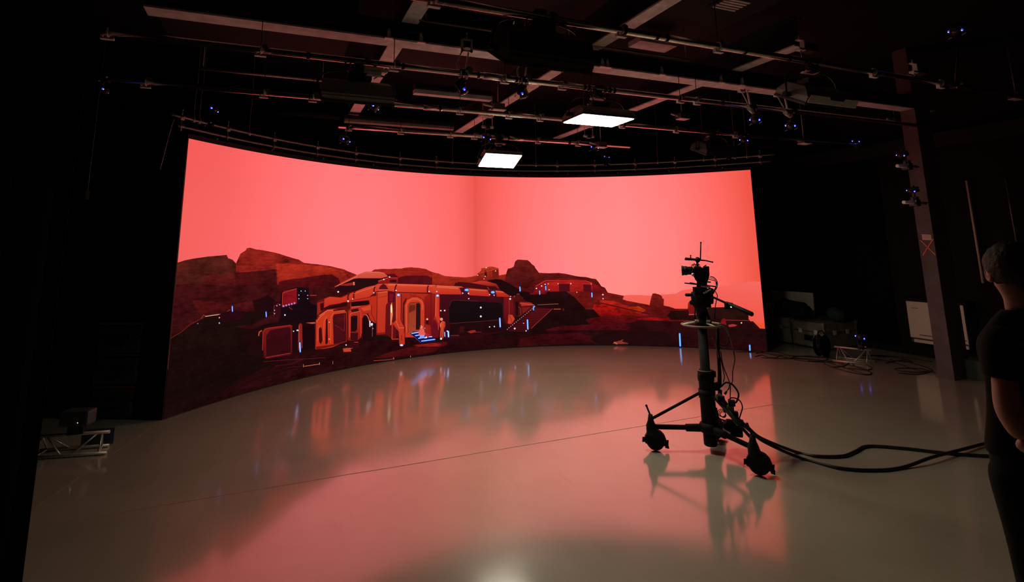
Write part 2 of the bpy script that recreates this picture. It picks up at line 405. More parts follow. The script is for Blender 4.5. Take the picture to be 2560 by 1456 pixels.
# butte and ridge
draw(C3, [(940, 430), (960, 345), (975, 300), (985, 270), (1030, 262), (1065, 240), (1072, 200), (1085, 172), (1115, 152), (1240, 160), (1270, 180), (1290, 205), (1330, 235), (1345, 265), (1390, 325), (1500, 330), (1650, 326), (1750, 340), (1890, 370), (2000, 380), (2080, 400), (2130, 405), (2160, 440), (2200, 500), (2250, 520), (2285, 580), (2290, 625), (2100, 700), (1100, 700)], (112, 24, 24), (92, 12, 20), grain=.5, rough=.02)
draw(C3, [(985, 280), (1080, 250), (1200, 250), (1300, 300), (1330, 420), (1250, 520), (1000, 480), (960, 420)], (104, 22, 24), (78, 12, 20), grain=.5, rough=.03)
draw(C3, [(1440, 430), (1650, 400), (2000, 420), (2180, 500), (2280, 590), (2280, 640), (1300, 640), (1340, 500)], (140, 20, 22), (110, 14, 22), grain=.4, rough=.02)
draw(C3, [(1490, 450), (1640, 440), (1960, 445), (2080, 460), (2090, 560), (2240, 580), (2240, 620), (1500, 590)], (176, 32, 26), (130, 18, 22), grain=.3)
lines(C3, [(1345, 500), (1480, 425), (1700, 430), (2000, 432), (2080, 455)], 1.4, (200, 56, 40))
draw(C3, [(1650, 470), (1790, 470), (1790, 570), (1650, 570)], (80, 12, 20)); draw(C3, [(1965, 475), (2065, 480), (2070, 590), (1970, 590)], (84, 12, 22))
draw(C3, [(1500, 490), (1640, 490), (1640, 560), (1500, 560)], (160, 26, 22)); draw(C3, [(2090, 570), (2200, 580), (2190, 600), (2100, 600)], (210, 66, 44))
# --- terrain to the right of the base
draw(Z1, [(1300, 735), (1500, 728), (1560, 740), (1540, 790), (1300, 800)], (120, 20, 22), grain=.4)
draw(D, [(-400, 560), (-150, 520), (60, 430), (110, 438), (160, 435), (380, 515), (540, 545), (690, 575), (710, 480), (730, 415), (760, 410), (820, 425), (860, 450), (868, 480), (890, 492), (886, 580), (960, 595), (1050, 625), (1230, 625), (1500, 640), (1500, 900), (-400, 1000)], (124, 22, 22), (84, 8, 14), grain=.5, rough=.012)
draw(D, [(0, 500), (200, 520), (400, 590), (560, 600), (620, 650), (560, 690), (700, 720), (400, 720), (0, 600)], (172, 32, 20), (120, 14, 14), grain=.6, rough=.03)
draw(D, [(380, 600), (540, 590), (640, 640), (560, 700), (430, 690)], (186, 52, 14), (130, 20, 14), grain=.6, rough=.04)
draw(D, [(-80, 560), (100, 570), (230, 620), (330, 690), (260, 730), (0, 720), (-120, 690)], (176, 22, 18), (120, 10, 14), grain=.6, rough=.03)
lines(D, [(0, 540), (200, 590), (420, 640), (700, 700)], 2.2, (70, 10, 16))
draw(D, [(-200, 745), (0, 735), (200, 742), (500, 745), (760, 745), (1000, 790), (1250, 800), (1250, 1000), (-300, 1000)], (96, 12, 18), (60, 8, 16), grain=.5, rough=.02)
draw(D, [(450, 760), (720, 745), (950, 765), (1000, 800), (860, 800), (700, 800), (500, 800)], (150, 16, 20), (110, 10, 14), grain=.5, rough=.03)
draw(D, [(1000, 655), (1250, 640), (1420, 640), (1420, 790), (1000, 780), (930, 720)], (54, 12, 16), (32, 8, 10), grain=.3, rough=.02)
draw(D, [(350, 830), (480, 770), (700, 790), (1000, 800), (1500, 800), (2130, 800), (2240, 915), (2320, 905), (2330, 1260), (-100, 1260), (0, 950), (300, 900)], (54, 10, 16), (34, 9, 13), grain=.3, rough=.01)
# hut on the horizon, low hangar behind the tripod
draw(D, [(1220, 630), (1225, 545), (1240, 530), (1320, 530), (1330, 545), (1340, 660), (1225, 650)], (150, 34, 22), (110, 20, 20)); line(D, (1232, 545), (1320, 545), 1.2, (205, 70, 44)); line(D, (1262, 550), (1262, 620), 1, (80, 12, 12)); line(D, (1290, 550), (1290, 620), 1, (80, 12, 12))
draw(D, [(1230, 640), (1360, 640), (1400, 700), (1240, 720)], (120, 20, 24)); line(D, (1235, 705), (1380, 705), 1.6, (190, 90, 90))
draw(D, [(1500, 608), (1750, 602), (1900, 590), (2066, 712), (2068, 772), (2120, 830), (2125, 860), (2190, 870), (2240, 915), (2240, 1000), (1400, 960), (1460, 700)], (48, 17, 15), (34, 9, 12), grain=.25)
line(D, (1740, 782), (2070, 790), 1.4, (150, 40, 40)); draw(D, [(1850, 800), (2080, 800), (2110, 860), (1860, 900)], (40, 8, 12))
draw(D, [(1690, 780), (1720, 755), (1745, 770), (1760, 850), (1700, 850), (1680, 820)], (120, 20, 26)); draw(D, [(1780, 850), (1850, 838), (1910, 852), (1880, 870), (1800, 880)], (160, 50, 46))
draw(D, [(1630, 990), (1640, 960), (1780, 910), (1850, 905), (1780, 960), (1660, 1010)], (130, 22, 26), grain=.3); line(D, (1640, 960), (1790, 905), 1.2, (180, 60, 50)); line(D, (1680, 950), (1690, 990), 1, (60, 8, 12))
dot(D, 1968, 822, 1.8, (255, 225, 210)); dot(D, 1852, 912, 1.4, (255, 200, 190))
draw(D, [(1500, 1180), (1500, 960), (1720, 900), (2240, 900), (2320, 905), (2330, 1260), (1500, 1260)], (38, 9, 13), (30, 9, 12), grain=.25)
draw(D, [(2225, 915), (2300, 905), (2330, 1260), (2200, 1260)], (36, 9, 13), (28, 8, 11), grain=.2)
# --- ground in front
draw(C3, [(1100, 560), (1260, 570), (1280, 610), (1480, 600), (1500, 565), (1740, 565), (1850, 640), (2000, 800), (2100, 800), (2200, 910), (2300, 900), (2300, 1010), (1500, 1100), (1300, 1150), (900, 800)], (40, 10, 14), (32, 9, 12), grain=.35, rough=.015)
draw(C3, [(1480, 1060), (1700, 1010), (2000, 1000), (2496, 960), (2600, 1080), (2300, 1140), (1900, 1150), (1500, 1130)], (86, 12, 20), (70, 9, 18), grain=.5, rough=.02)
draw(C3, [(2000, 930), (2260, 880), (2496, 870), (2700, 940), (2400, 1000), (2050, 1000)], (110, 14, 18), (80, 9, 18), grain=.5, rough=.03)
draw(Z1, [(404, 900), (560, 870), (760, 870), (900, 850), (1080, 846), (1250, 838), (1400, 826), (1560, 826), (1760, 846), (1920, 846), (1925, 900), (1500, 900), (1100, 920), (404, 1100)], (46, 9, 15), (38, 8, 12), grain=.45)
draw(Z1, [(404, 880), (640, 860), (700, 900), (600, 950), (404, 1080)], (27, 9, 10), (29, 9, 11), grain=.3)
draw(C3, [(1150, 1180), (1500, 1120), (1900, 1100), (2080, 1160), (2200, 1240), (1600, 1260), (1100, 1290)], (72, 9, 18), (56, 9, 14), grain=.5, rough=.02)
draw(C3, [(2050, 1180), (2200, 1110), (2350, 1080), (2496, 1085), (2700, 1120), (2700, 1270), (2300, 1270), (2120, 1230)], (34, 10, 13), grain=.2, rough=.02)
draw(D, [(-20, 960), (100, 930), (600, 930), (1000, 960), (1000, 1120), (0, 1130)], (38, 10, 14), grain=.2, rough=.02)
draw(D, [(190, 1085), (240, 1080), (330, 1050), (300, 1080), (390, 1105), (390, 1115), (240, 1120), (180, 1110)], (130, 44, 36), grain=.4, rough=.05); line(D, (200, 1092), (238, 1115), 1.8, (200, 120, 100))
# --- small outbuildings on the left
draw(A, [(915, 470), (930, 445), (1035, 420), (1125, 425), (1135, 540), (1190, 560), (1190, 690), (900, 690), (905, 590)], (26, 9, 22), (30, 8, 16), grain=.2)
draw(A, [(925, 470), (935, 448), (1035, 428), (1036, 545), (925, 570)], (138, 20, 28), (120, 14, 24), grain=.3); lines(A, [(925, 570), (927, 465), (1035, 430)], 1.2, (185, 60, 40))
draw(A, [(858, 560), (885, 540), (920, 545), (915, 590), (910, 650), (860, 650)], (56, 10, 20)); lines(A, [(862, 640), (862, 562), (900, 545)], .9, (150, 40, 30))
for x, y in ((1068, 449), (1099, 449), (1118, 482), (1118, 507), (1051, 480), (1051, 507), (884, 561), (905, 553), (866, 595), (866, 620)): dot(A, x, y, 1.25, (215, 215, 245))
for k in range(5): dot(A, 934+k*21, 563-k*5.5, 1.5, (200, 170, 240), (150, 60, 120))
dot(A, 945, 631, 2, (230, 240, 250)); dot(A, 447, 651, 1.8, (255, 150, 120)); dot(A, 447, 692, 1.8, (160, 210, 255)); dot(A, 283, 696, 1.1, (170, 190, 200))
line(A, (1135, 482), (1185, 482), 2, (170, 50, 40)); line(A, (1000, 710), (1180, 690), 2.4, (190, 80, 56)); line(A, (1100, 695), (1172, 690), 3, (210, 90, 60)); line(A, (1000, 590), (975, 570), 1.5, (160, 40, 30))
draw(A, [(660, 755), (760, 710), (920, 680), (1170, 700), (1170, 900), (780, 960), (640, 900)], (36, 8, 13), grain=.2, rough=.02)
# left module with the big rounded panel
draw(A, [(775, 760), (790, 735), (820, 725), (985, 706), (1000, 715), (1000, 920), (980, 935), (800, 965), (785, 950)], (120, 24, 24), (80, 12, 18))
draw(A, [(800, 790), (830, 745), (975, 722), (988, 735), (988, 915), (800, 945)], (66, 10, 20), (56, 9, 16), grain=.2)
lines(A, [(745, 790), (750, 760), (770, 748)], 2.4, (205, 80, 50)); lines(A, [(775, 900), (778, 760), (800, 735), (985, 708), (1000, 718)], 1.8, (160, 40, 34)); lines(A, [(800, 955), (985, 920)], 1.4, (150, 50, 44)); lines(A, [(800, 940), (800, 790), (830, 745)], 1, (120, 26, 24))
draw(A, [(1005, 720), (1045, 712), (1045, 900), (1005, 915)], (34, 7, 14)); draw(A, [(1080, 715), (1170, 705), (1170, 880), (1080, 895)], (26, 6, 10))
draw(A, [(1045, 740), (1050, 700), (1065, 692), (1075, 700), (1078, 880), (1045, 900)], (130, 34, 30)); line(A, (1053, 710), (1050, 880), 1, (205, 80, 56))
dot(A, 1010, 754, 1.6, (200, 235, 255)); dot(A, 1040, 747, 3, (215, 240, 255), ry=1.8)
def tubelight(fr, x, y, w_, h_, c=(196, 230, 255)):
    h_ *= fr[2]
    for ew, eh, col in ((2.4, 1.4, (22, 22, 84)), (1.0, .6, (60, 100, 225)), (0, 0, c)):
        wd = w_*1.15+ew*2*.55; line(fr, (x-.05*h_, y-h_-eh*fr[2]), (x+.05*h_, y+h_+eh*fr[2]), wd, col); 
        for e in (-1, 1): dot(fr, x+.05*h_*e, y+e*(h_+eh*fr[2]), wd/2, col, ry=wd/2)
tubelight(A, 1059, 875, 2.2, 11); tubelight(A, 545, 584, 1.4, 6); tubelight(A, 802, 626, 1.4, 5.5)
lines(A, [(780, 985), (900, 975), (1250, 955)], 1.2, (96, 24, 28)); lines(A, [(870, 1020), (1000, 1000), (1090, 962)], 1.2, (84, 20, 24)); line(A, (1090, 1020), (1205, 1003), 1.8, (170, 90, 70)); line(A, (1085, 1005), (1085, 1026), 1.2, (200, 130, 90)); line(A, (1207, 990), (1207, 1008), 1.2, (200, 130, 90)); line(A, (1308, 980), (1308, 1003), 1, (190, 110, 80)); line(A, (958, 1030), (1085, 1018), .9, (80, 20, 22))
draw(A, [(700, 1130), (1000, 1040), (1200, 1030), (1395, 1010), (1395, 1060), (900, 1150), (600, 1200)], (50, 10, 16), (44, 9, 14), grain=.6, rough=.02)
# --- the habitat: rear domes
draw(B, [(400, 420), (410, 395), (480, 355), (680, 250), (800, 205), (980, 205), (1040, 222), (1090, 265), (1080, 290), (1100, 400), (500, 480)], (60, 10, 16), (40, 8, 14))
draw(B, [(390, 400), (480, 350), (680, 250), (800, 204), (980, 206), (1040, 222), (1090, 268), (1000, 292), (700, 290), (640, 300), (400, 410)], (212, 88, 66), (190, 52, 38))
draw(B, [(410, 410), (640, 300), (700, 292), (1000, 295), (960, 360), (820, 400), (600, 450), (430, 440)], (38, 12, 14)); draw(B, [(480, 375), (620, 345), (640, 380), (560, 390), (470, 385)], (150, 36, 30)); draw(B, [(630, 340), (655, 340), (655, 380), (640, 385)], (225, 120, 84))
draw(B, [(960, 320), (1090, 280), (1220, 285), (1215, 350), (1180, 365), (960, 365)], (140, 24, 22)); draw(B, [(1110, 310), (1200, 310), (1200, 345), (1110, 345)], (50, 10, 14)); line(B, (965, 330), (1085, 288), 1.3, (225, 90, 60)); line(B, (1090, 282), (1220, 288), 1.2, (190, 60, 40)); draw(B, [(1060, 240), (1170, 232), (1230, 280), (1100, 280)], (90, 12, 22))
# long barrel roof and body
draw(B, [(160, 820), (165, 610), (200, 575), (290, 540), (460, 535), (620, 470), (900, 385), (960, 355), (1090, 355), (1600, 372), (2184, 400), (2600, 430), (2720, 470), (2740, 560), (2740, 960), (2184, 1060), (1800, 1080), (900, 1040), (600, 1100), (160, 1200)], (120, 20, 20), (60, 10, 16), grain=.15)
draw(B, [(255, 690), (260, 560), (330, 530), (480, 545), (620, 480), (800, 410), (930, 380), (960, 365), (1090, 360), (1600, 376), (2050, 396), (2080, 420), (2080, 485), (1750, 480), (1190, 470), (1080, 450), (935, 460), (850, 530), (620, 590), (480, 640), (330, 660)], (212, 68, 42), (186, 40, 28))
for y0, y1 in ((372, 392),): draw(B, [(1090, y0-8), (1600, y0+6), (2050, y0+26), (2050, y1+30), (1600, y1+8), (1090, y1-4)], (224, 86, 58))
draw(B, [(600, 590), (850, 530), (935, 520), (935, 1010), (870, 990), (740, 1010), (600, 900)], (186, 44, 26), (176, 38, 24)); draw(B, [(605, 600), (840, 578), (850, 625), (820, 640), (610, 660)], (34, 8, 12))
draw(B, [(250, 680), (330, 640), (560, 600), (560, 650), (400, 680), (255, 700)], (48, 8, 12)); draw(B, [(165, 610), (250, 590), (240, 700), (165, 780)], (150, 36, 26)); draw(B, [(205, 620), (250, 610), (245, 700), (210, 720)], (60, 10, 14))
draw(B, [(935, 470), (1085, 455), (1085, 610), (1060, 640), (1050, 1015), (935, 1022)], (196, 58, 36), (186, 46, 28)); lines(B, [(948, 1015), (946, 540), (960, 450)], 1, (140, 28, 20)); line(B, (950, 545), (1085, 520), .9, (140, 28, 20))
draw(B, [(965, 435), (985, 395), (1025, 362), (1060, 380), (1095, 435)], (86, 18, 26)); lines(B, [(962, 440), (1095, 440)], 1, (225, 92, 60))
for x in (565, 640, 905, 1180, 1600, 1700): lines(B, [(x+20, 372+max(0, (960-x))*.28), (x, 420+max(0, (960-x))*.28), (x+4, 480+max(0, (960-x))*.24)], 3.6, (96, 14, 18))
# left front pod
draw(B, [(140, 1215), (145, 840), (190, 780), (260, 725), (300, 700), (380, 690), (520, 700), (550, 740), (548, 1110), (360, 1190), (250, 1210)], (200, 58, 32), (186, 44, 22))
draw(B, [(385, 760), (545, 740), (545, 1110), (380, 1150), (370, 800)], (86, 14, 26), (80, 12, 22), grain=.2); lines(B, [(400, 900), (520, 980), (525, 760)], 1.2, (128, 26, 32)); lines(B, [(370, 1160), (545, 1110)], 1.6, (160, 50, 40))
draw(B, [(185, 960), (200, 925), (225, 940), (235, 1100), (215, 1150), (190, 1120)], (70, 10, 12)); draw(B, [(280, 830), (300, 815), (305, 1130), (285, 1155), (272, 1140)], (44, 8, 10)); lines(B, [(175, 1110), (180, 940), (205, 905)], 1.2, (232, 96, 60)); lines(B, [(250, 1100), (255, 850), (290, 790)], 1.2, (228, 90, 52)); lines(B, [(340, 1140), (345, 800), (380, 740)], 1.6, (215, 80, 44)); lines(B, [(190, 780), (300, 710), (520, 712)], 2.2, (224, 88, 54)); draw(B, [(370, 700), (520, 690), (520, 705), (380, 718)], (60, 12, 14))
# second pod with window
draw(B, [(560, 1090), (565, 720), (600, 680), (720, 660), (860, 645), (870, 740), (740, 760), (735, 1060), (690, 1100), (600, 1105)], (186, 46, 28), (130, 24, 20)); draw(B, [(605, 790), (640, 775), (690, 780), (685, 960), (660, 985), (605, 985)], (34, 10, 14)); draw(B, [(600, 700), (700, 680), (710, 720), (620, 735)], (60, 12, 14)); draw(B, [(735, 680), (860, 640), (865, 700), (770, 720)], (206, 66, 40)); lines(B, [(590, 1060), (592, 760), (630, 740), (720, 720)], 1.2, (226, 92, 60)); lines(B, [(720, 700), (735, 760), (735, 1050)], 1.4, (210, 66, 40))
draw(B, [(600, 1000), (700, 1000), (690, 1100), (600, 1100)], (60, 10, 16)); draw(B, [(500, 1205), (620, 1190), (690, 1170), (680, 1185), (600, 1210), (610, 1245), (510, 1250)], (188, 64, 44)); line(B, (640, 1125), (700, 1122), 1.6, (190, 70, 50)); draw(B, [(600, 1120), (720, 1130), (700, 1200), (520, 1195)], (56, 10, 14))
# archway
draw(B, [(745, 1100), (750, 820), (780, 760), (830, 750), (860, 840), (935, 880), (935, 1040), (900, 1060), (880, 1110)], (30, 8, 12)); lines(B, [(775, 770), (800, 760), (825, 790), (848, 850), (852, 920)], 2.4, (220, 90, 66)); draw(B, [(845, 840), (862, 850), (858, 925), (845, 920)], (250, 215, 225)); dot(B, 878, 892, 2.8, (225, 240, 255), ry=4); dot(B, 888, 945, 1.5, (255, 225, 215)); line(B, (884, 900), (884, 1050), 1.6, (120, 60, 60))
# central block, pillars, door
draw(B, [(1050, 1010), (1060, 640), (1090, 610), (1095, 470), (1190, 470), (1190, 1080), (1140, 1085)], (110, 20, 24), (90, 14, 18)); draw(B, [(1120, 640), (1140, 600), (1150, 760), (1130, 900), (1118, 900)], (232, 130, 84)); dot(B, 1132, 690, 2.2, (255, 235, 190), ry=11)
draw(B, [(1095, 470), (1180, 470), (1170, 600), (1095, 600)], (80, 10, 26)); draw(B, [(1105, 490), (1160, 490), (1150, 590), (1105, 590)], (120, 14, 36))
draw(B, [(1250, 480), (1700, 490), (1760, 480), (1760, 900), (1700, 1060), (1300, 1060), (1250, 900)], (176, 40, 26), (150, 26, 20), grain=.15)
draw(B, [(1185, 480), (1255, 485), (1250, 830), (1300, 930), (1305, 1150), (1235, 1160), (1228, 985), (1150, 870), (1185, 840)], (206, 62, 38), (184, 46, 28)); lines(B, [(1215, 960), (1145, 865), (1140, 1085), (1225, 1080)], 3.2, (176, 44, 30)); lines(B, [(1190, 840), (1232, 940), (1300, 935)], 1, (236, 110, 78)); lines(B, [(1262, 500), (1258, 840), (1300, 925)], 1.2, (90, 14, 16)); lines(B, [(1268, 1030), (1262, 1080), (1274, 1100)], 1.5, (120, 24, 20))
draw(B, [(1310, 1060), (1300, 640), (1330, 570), (1400, 535), (1470, 535), (1535, 570), (1562, 640), (1560, 1000), (1520, 1060)], (205, 62, 36), (190, 52, 32)); draw(B, [(1275, 800), (1280, 620), (1320, 545), (1330, 560), (1300, 640), (1300, 900), (1280, 870)], (96, 18, 16))
draw(B, [(1352, 1010), (1355, 640), (1380, 610), (1490, 605), (1512, 640), (1510, 930), (1440, 1000)], (150, 56, 32), (160, 64, 40)); draw(B, [(1450, 960), (1455, 620), (1490, 612), (1510, 640), (1510, 930), (1490, 960)], (44, 16, 18)); draw(B, [(1358, 700), (1370, 640), (1440, 640), (1448, 700), (1360, 745)], (110, 34, 22)); lines(B, [(1350, 1000), (1350, 645), (1375, 608), (1490, 600), (1516, 640)], 1.2, (120, 26, 18)); line(B, (1360, 870), (1430, 920), .8, (120, 44, 26))
lines(B, [(1330, 1000), (1328, 640), (1352, 590), (1405, 560), (1470, 560), (1530, 600), (1540, 700)], 1.1, (232, 100, 64)); draw(B, [(1560, 540), (1640, 480), (1700, 485), (1690, 800), (1660, 900), (1600, 900), (1570, 800)], (150, 26, 22), (110, 14, 22)); draw(B, [(1640, 900), (1700, 820), (1760, 960), (1740, 1060), (1650, 1060)], (100, 14, 30)); lines(B, [(1380, 490), (1370, 515), (1450, 515), (1460, 490)], 1, (120, 20, 16))
draw(B, [(1700, 490), (1745, 500), (1750, 790), (1780, 860), (1765, 920), (1690, 800)], (200, 60, 38), (190, 50, 30)); lines(B, [(1690, 800), (1740, 880), (1745, 960)], 2, (196, 56, 36))
# big dark window bay
draw(B, [(1762, 500), (2060, 500), (2184, 520), (2700, 540), (2720, 960), (2184, 1080), (1762, 1040)], (78, 12, 26), (56, 9, 16), grain=.15)
draw(C3, [(0, 495), (350, 515), (720, 545), (960, 568), (1000, 590), (1010, 640), (700, 628), (350, 606), (0, 602)], (210, 66, 42), (178, 34, 28)); draw(C3, [(60, 500), (340, 518), (340, 535), (60, 518)], (226, 92, 62)); draw(C3, [(480, 530), (700, 550), (700, 566), (480, 548)], (224, 86, 58)); draw(C3, [(820, 556), (960, 570), (960, 586), (820, 574)], (222, 84, 58))
for x, y in ((375, 518), (745, 548)): draw(C3, [(x-25, y), (x+75, y+4), (x+100, y+100), (x+20, y+104)], (70, 12, 26)); lines(C3, [(x-20, y), (x+10, y+50), (x+6, y+90)], 2, (90, 14, 18))
draw(C3, [(218, 760), (235, 700), (260, 684), (880, 712), (912, 735), (918, 900), (905, 925), (700, 945), (235, 975), (222, 950)], (24, 12, 15), (20, 10, 12)); lines(C3, [(225, 760), (240, 700), (262, 680), (600, 692)], 1, (90, 40, 36)); lines(C3, [(240, 985), (880, 935)], 1.2, (70, 34, 32))
draw(C3, [(230, 990), (900, 945), (980, 1010), (960, 1080), (640, 1110), (240, 1150)], (36, 9, 14), grain=.3); draw(C3, [(455, 1090), (520, 1070), (560, 1068), (570, 1095), (500, 1112)], (150, 40, 26)); draw(C3, [(360, 1020), (410, 1020), (415, 1100), (350, 1100)], (60, 14, 16)); line(C3, (560, 1098), (640, 1092), 1.6, (100, 40, 34)); line(C3, (240, 1140), (350, 1138), 1.4, (110, 60, 50))
draw(C3, [(930, 640), (1000, 650), (1060, 660), (1060, 870), (1075, 920), (1030, 990), (960, 980), (930, 900)], (116, 20, 22), (86, 12, 16)); lines(C3, [(1000, 660), (1002, 880), (980, 980)], 1.2, (170, 50, 34)); draw(C3, [(990, 870), (1040, 870), (1075, 925), (1030, 990), (985, 985)], (196, 60, 38)); lines(C3, [(1000, 880), (1030, 930), (1028, 985)], 1, (96, 16, 14)); lines(C3, [(60, 640), (70, 860), (100, 930)], 2.4, (200, 60, 38))
# roof gear
draw(C3, [(280, 500), (290, 470), (310, 440), (500, 455), (700, 490), (880, 545), (700, 540), (300, 505)], (70, 12, 18)); draw(C3, [(500, 455), (620, 430), (720, 432), (820, 455), (838, 490), (700, 490)], (196, 56, 40), (150, 30, 28)); dot(C3, 318, 440, 2.6, (150, 36, 30)); draw(C3, [(700, 500), (820, 500), (870, 548), (740, 540)], (60, 12, 24)); line(C3, (720, 510), (740, 540), 1, (190, 80, 60)); line(C3, (100, 488), (280, 495), 2.4, (140, 26, 24))
draw(C3, [(700, 430), (820, 405), (900, 415), (980, 450), (1100, 520), (1160, 560), (1260, 640), (1340, 700), (1000, 620), (880, 540), (840, 470)], (34, 9, 14), grain=.3, rough=.02)
# tail of the building and stairs
draw(C3, [(1060, 625), (1120, 620), (1180, 650), (1170, 665), (1070, 668)], (206, 66, 44)); draw(C3, [(1050, 660), (1100, 600), (1130, 600), (1200, 680), (1330, 740), (1330, 780), (1180, 860), (1130, 900), (1060, 880)], (84, 16, 20), grain=.2); draw(C3, [(1140, 705), (1280, 710), (1330, 745), (1160, 760)], (166, 40, 30)); draw(C3, [(1165, 775), (1280, 770), (1180, 860)], (120, 26, 24)); lines(C3, [(1140, 720), (1330, 745)], 1.1, (215, 90, 60)); lines(C3, [(1110, 760), (1150, 790), (1155, 880)], 1.2, (160, 50, 34)); draw(C3, [(1080, 700), (1120, 700), (1120, 880), (1085, 880)], (36, 8, 12)); line(C3, (1100, 600), (1135, 600), 1.4, (160, 60, 46))
draw(C3, [(970, 1070), (1330, 770), (1570, 790), (1290, 1050), (1230, 1100), (1000, 1090)], (74, 12, 18), (50, 8, 14))
for k in range(14):
    t = k/13; line(C3, (1340-330*t, 800+270*t), (1540-310*t, 806+278*t), .9, (112-30*t, 24, 24))
line(C3, (970, 1065), (1330, 762), 1, (90, 30, 34)); line(C3, (1285, 1048), (1565, 790), 1.6, (150, 40, 34)); line(C3, (1370, 742), (1640, 728), 1.6, (130, 74, 50)); line(C3, (1580, 796), (1672, 796), 3, (140, 56, 44)); line(C3, (1705, 785), (1710, 820), 2, (90, 40, 30)); draw(C3, [(1340, 745), (1700, 735), (1690, 785), (1400, 775)], (34, 9, 12))
for k in range(16): dot(C3, 975+k*23.3, 1058-k*19, .85, (215, 205, 235))
# people and the lit ramp
draw(B, [(1375, 1010), (1410, 985), (1490, 985), (1640, 1040), (1715, 1085), (1700, 1110), (1515, 1128)], (10, 22, 96)); lines(B, [(1375, 1012), (1515, 1128)], 1, (120, 70, 80))
for a, b in (((1392, 1008), (1490, 993)), ((1440, 1038), (1540, 1020)), ((1480, 1072), (1640, 1050)), ((1520, 1108), (1620, 1096)), ((1590, 1098), (1700, 1085)), ((1500, 1050), (1580, 1068)), ((1610, 1052), (1660, 1050))): line(B, a, b, 2.9, (70, 110, 235)); line(B, a, b, 1.7, (200, 225, 255))
draw(B, [(1480, 1000), (1500, 960), (1530, 940), (1560, 960), (1575, 1010), (1560, 1045), (1500, 1040)], (226, 96, 84)); dot(B, 1519, 925, 4.2, (240, 130, 104)); draw(B, [(1570, 1020), (1600, 1005), (1622, 1020), (1618, 1060), (1575, 1060)], (170, 40, 44)); draw(B, [(1490, 920), (1510, 905), (1512, 930), (1495, 935)], (110, 24, 24)); draw(B, [(1500, 1030), (1560, 1030), (1560, 1070), (1510, 1070)], (150, 160, 240)); dot(B, 1585, 1058, 2, (250, 250, 255))
draw(B, [(1760, 900), (1775, 860), (1800, 845), (1830, 860), (1832, 910), (1815, 950), (1808, 1070), (1762, 1060), (1765, 990), (1772, 950)], (208, 74, 44), (190, 56, 36)); dot(B, 1782, 824, 3.9, (238, 140, 104)); lines(B, [(1775, 870), (1768, 930)], 1.6, (232, 120, 84)); line(B, (1788, 985), (1785, 1060), 1.2, (110, 24, 22)); line(B, (1820, 870), (1810, 960), 1, (120, 30, 24))
tubelight(B, 1873, 1017, 2.8, 6); tubelight(B, 1825, 1020, 1.2, 5); dot(B, 1858, 978, 1.8, (230, 240, 240)); dot(B, 1777, 1077, 2.6, (245, 245, 255)); dot(B, 1597, 823, 2.4, (255, 190, 150)); dot(B, 1590, 868, 1.6, (255, 225, 190)); dot(B, 1565, 940, 1.6, (150, 190, 220)); draw(B, [(1575, 840), (1615, 840), (1615, 890), (1575, 885)], (60, 12, 18)); dot(B, 1262, 1160, 4, (225, 240, 255), ry=2.3, halo=(120, 40, 60))
draw(B, [(1400, 1180), (1650, 1130), (1860, 1120), (1850, 1160), (1740, 1200), (1740, 1240), (1450, 1290), (900, 1330), (1100, 1250)], (92, 14, 18), (70, 10, 16), grain=.4, rough=.02); lines(B, [(1500, 1190), (1620, 1178), (1740, 1190)], 2.4, (40, 8, 12)); draw(B, [(1400, 1160), (1700, 1130), (1780, 1150), (1740, 1180), (1500, 1178)], (130, 24, 20), grain=.4); lines(B, [(900, 1362), (1100, 1350), (1160, 1338)], 1.3, (150, 66, 54)); line(B, (1158, 1320), (1162, 1350), 1.4, (190, 120, 80)); line(B, (1380, 1298), (1380, 1325), 1.3, (190, 120, 80)); lines(B, [(1100, 1360), (1400, 1330), (1700, 1270), (1760, 1200)], 3, (30, 8, 11))
# dark seams and lit edges of the habitat
for pts in ([(553, 700), (556, 900), (554, 1110)], [(562, 1095), (566, 730), (600, 685)], [(140, 1215), (146, 845), (192, 782)], [(870, 640), (872, 760), (935, 880)], [(1092, 600), (1094, 470)], [(1186, 485), (1186, 835), (1150, 872)],
            [(1256, 490), (1254, 830), (1306, 930), (1308, 1145)], [(1298, 1000), (1298, 645), (1328, 570), (1400, 532), (1472, 532), (1540, 568), (1566, 640), (1564, 1000)], [(1190, 474), (1600, 490), (1760, 496)], [(1648, 500), (1642, 900)],
            [(1700, 500), (1692, 798), (1762, 920)], [(940, 480), (936, 1020)], [(250, 690), (330, 655), (560, 592), (850, 535), (935, 500)], [(745, 1090), (750, 820), (782, 758), (832, 748)], [(600, 985), (690, 985)], [(160, 830), (160, 610)]):
    lines(B, pts, 1.1, (84, 14, 16))
for pts in ([(1100, 364), (1600, 382), (2050, 402)], [(640, 492), (930, 392)], [(800, 215), (980, 215), (1040, 230)], [(420, 395), (690, 262)], [(1196, 500), (1196, 830)], [(1708, 510), (1706, 790)], [(150, 860), (200, 795), (260, 745)], [(610, 670), (720, 655)], [(948, 480), (1080, 466)]):
    lines(B, pts, 1.0, (238, 112, 80))
draw(B, [(150, 1180), (380, 1150), (548, 1100), (548, 1118), (370, 1172), (250, 1200), (145, 1222)], (110, 22, 20)); draw(B, [(940, 1000), (1050, 992), (1050, 1018), (938, 1026)], (130, 28, 22))
